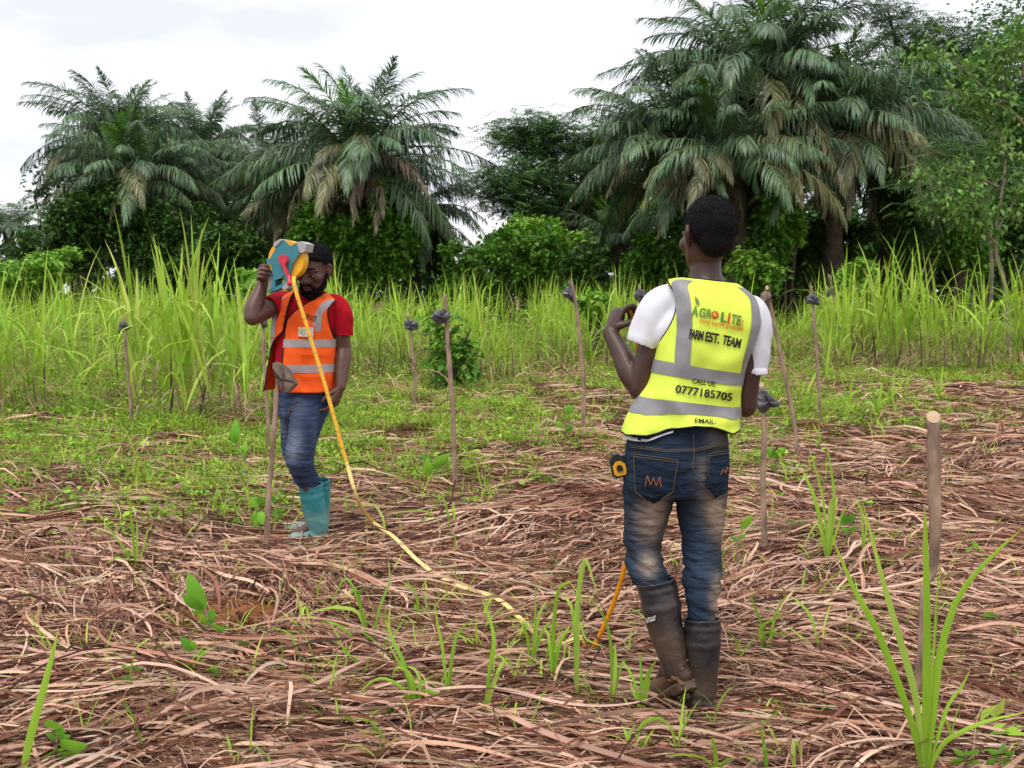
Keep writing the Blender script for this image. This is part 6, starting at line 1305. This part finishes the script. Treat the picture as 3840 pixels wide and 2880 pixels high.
b1 = boot(manA, 'rubber_boot', [QA(1164, 1817, 6.175), QA(1172, 1870, 6.185), QA(1184, 1930, 6.2), QA(1194, 1980, 6.2), QA(1196, 1996, 6.2)], [.0685, .068, .066, .062, .055], [QA(1204, 2004, 6.2), QA(1180, 2006, 6.19), QA(1140, 2014, 6.18), QA(1105, 2020, 6.16), QA(1090, 2022, 6.15)], [.050, .050, .046, .044, .034], M['teal_rubber'], (0.9, .2, .5, .05, .7), groove=(.1, .2))
b1['label'] = 'nearer teal rubber boot'
b2 = boot(manA, 'rubber_boot', [QA(1196, 1800, 6.40), QA(1198, 1850, 6.41), QA(1200, 1920, 6.42), QA(1202, 1960, 6.42)], [.066, .064, .060, .055], [QA(1204, 1972, 6.42), QA(1170, 1974, 6.41), QA(1120, 1978, 6.40), QA(1085, 1982, 6.39)], [.050, .050, .046, .036], M['teal_rubber'], (0.9, .2, .5, .05, .7), groove=(.1, .2))

# ------------------------------------------------------------------ the tape reel in his hand
RY = 5.95; rc_ = zz8(370, 470); cR = P(*rc_, RY); reel = empty('tape_reel', tuple(cR)); reel.rotation_euler = (0, 0, math.radians(-14))
tag(reel, 'teal tape reel with yellow coil and red crank held before the far man\'s face', 'tape reel')
kR = RY/FPX/4.483; L2 = lambda x, y: ((x-370)*kR, -(y-470)*kR)
M['teal_plastic'] = mat('teal_plastic', (.045, .215, .255), .45, .4, nscale=25, namt=.12); M['yellow_tape'] = mat('yellow_tape', (.86, .43, .02), .45, .4, nscale=30, namt=.06)
M['red_plastic'] = mat('red_plastic', (.62, .03, .06), .4, .5, nscale=25, namt=.1); M['grey_plastic'] = mat('grey_plastic', (.40, .38, .39), .5, .4, nscale=25, namt=.12)
def plate(polys, y0, y1): 
    s = Soup()
    for p in polys: s.prism([L2(*v) for v in p], y0, y1)
    return s
cross = [[(265, 110), (370, 110), (470, 215), (580, 150), (640, 170), (640, 330), (520, 480), (470, 620), (440, 790), (430, 860), (350, 850), (360, 690), (250, 745), (170, 770), (120, 520), (150, 430), (210, 330), (215, 220)]]
for y0, y1 in ((-.050, -.038), (.030, .042)): obj('side_frame', plate(cross, y0, y1).mesh('side_frame', False), M['teal_plastic'], reel)
for pl in ([(20, 420), (60, 398), (150, 440), (135, 520), (90, 480), (30, 455)], [(50, 965), (60, 930), (330, 815), (400, 850), (110, 960)], [(100, 405), (215, 235), (250, 260), (150, 430)], [(150, 700), (190, 700), (190, 850), (140, 950), (100, 940)]): obj('handle_arm', plate([pl], -.048, .036).mesh('handle_arm', False), M['teal_plastic'], reel)
s = Soup(); s.tube([Vector((*L2(30, 450)[:1], 0, L2(30, 450)[1])), Vector((L2(35, 650)[0], 0, L2(35, 650)[1])), Vector((L2(50, 850)[0], 0, L2(50, 850)[1])), Vector((L2(85, 945)[0], 0, L2(85, 945)[1]))], [.014, .0155, .0155, .013], 12, 4); obj('grip', s.mesh('grip'), M['grey_plastic'], reel)
# coil of tape between the frames
def disc(cx, cy, r, y0, y1, n=40): 
    c = L2(cx, cy); return Soup().prism([(c[0]+r*math.cos(2*PI*i/n), c[1]+r*math.sin(2*PI*i/n)) for i in range(n)], y0, y1)
obj('tape_coil', disc(372, 425, 322*kR, -.034, .026).mesh('tape_coil', False), M['yellow_tape'], reel)
for px_ in (((300, 85), (190, 140), (175, 215), (230, 200), (345, 100)), ((600, 150), (660, 128), (770, 172), (740, 300), (660, 320), (630, 260)), ((330, 880), (400, 790), (445, 790), (445, 880), (380, 920), (330, 910))):
    obj('spacer', plate([px_], -.056, .046).mesh('spacer', False), M['grey_plastic'], reel)
hub = disc(368, 425, 82*kR, -.072, -.046, 24); cw = obj('crank', hub.mesh('crank', False), M['red_plastic'], reel)
obj('crank_arm', plate([((340, 500), (395, 470), (470, 690), (440, 720))], -.074, -.058).mesh('crank_arm', False), M['red_plastic'], cw)
s = Soup(); e0, e1 = L2(470, 700), L2(510, 815); s.tube([Vector((e0[0], -.066, e0[1])), Vector((e1[0], -.085, e1[1]))], [.010, .017], 10, 3); obj('crank_knob', s.mesh('crank_knob'), M['red_plastic'], cw)

# ------------------------------------------------------------------ the measuring tape itself, from the reel over the litter to the near man's hand
air1 = [P(*zz8(462, 700), RY-.08), P(1106, 1080, 5.84), P(1148, 1215, 5.83), P(1190, 1350, 5.82), P(1222, 1455, 5.81), P(1262, 1600, 5.80), P(1300, 1735, 5.80), P(1345, 1880, 5.80)]
gp = [(1400, 2010), (1476, 2083), (1560, 2165), (1632, 2205), (1720, 2250), (1822, 2300), (1890, 2350), (1960, 2410), (2035, 2462), (2110, 2480), (2175, 2478)]
grd = [G(x, y)+Vector((0, 0, .085+.02*math.sin(i*1.3))) for i, (x, y) in enumerate(gp)]
air2 = [P(2203, 2455, 4.09), P(2252, 2375, 4.06), P(2308, 2240, 4.02), P(2350, 2100, 3.98), P(2395, 1900, 3.94), P(2410, 1650, 3.88), P(2400, 1400, 3.82), P(2384, 1230, 3.77), P(2368, 1165, 3.735), P(2366, 1150, 3.73)]
SUBT = 30; allp = air1+grd+air2; c = cr(allp, SUBT); V = []; F = []; nA1 = (len(air1)-1)*SUBT; nG = (len(air1)+len(grd))*SUBT; o0 = Vector((grd[0].x, grd[0].y, 0)); cols = []
for i, p in enumerate(c):
    t = (c[min(i+1, len(c)-1)]-c[max(i-1, 0)]).normalized(); view = (p-Vector((0, 0, CAMH))).normalized()
    w1 = t.cross(view).normalized(); w2 = Vector((-t.y, t.x, 0)).normalized()
    if w2.dot(w1) < 0: w2 = -w2
    k = 0.0 if (i < nA1-10 or i > nG+10) else 0.55
    wv = (w1*(1-k)+w2*k).normalized()*(.0105 if i < nG else .009); V += [p-o0-wv, p-o0+wv]
F = [(2*i, 2*i+1, 2*i+3, 2*i+2) for i in range(len(c)-1)]
M['tape'] = mat('measuring_tape', attr='Col', rough=.45, spec=.4, nscale=60, namt=.12)
tcol = np.array([(.86, .47, .045) if i < nA1-30 else (.90, .66, .24) if i < nG-20 else (.80, .30, .01) for i in range(len(c)) for _ in (0, 1)])
tcol[::1] *= np.where((np.arange(len(tcol))//2) % 14 == 0, 0.62, 1.0)[:, None]
tp = obj('measuring_tape', mkmesh('measuring_tape', V, F, tcol, smooth=True), M['tape'], None, tuple(o0)); tp.modifiers.new('thickness', 'SOLIDIFY').thickness = .0015
tag(tp, 'long yellow measuring tape sagging from the reel across the dry leaves to the near man', 'tape')
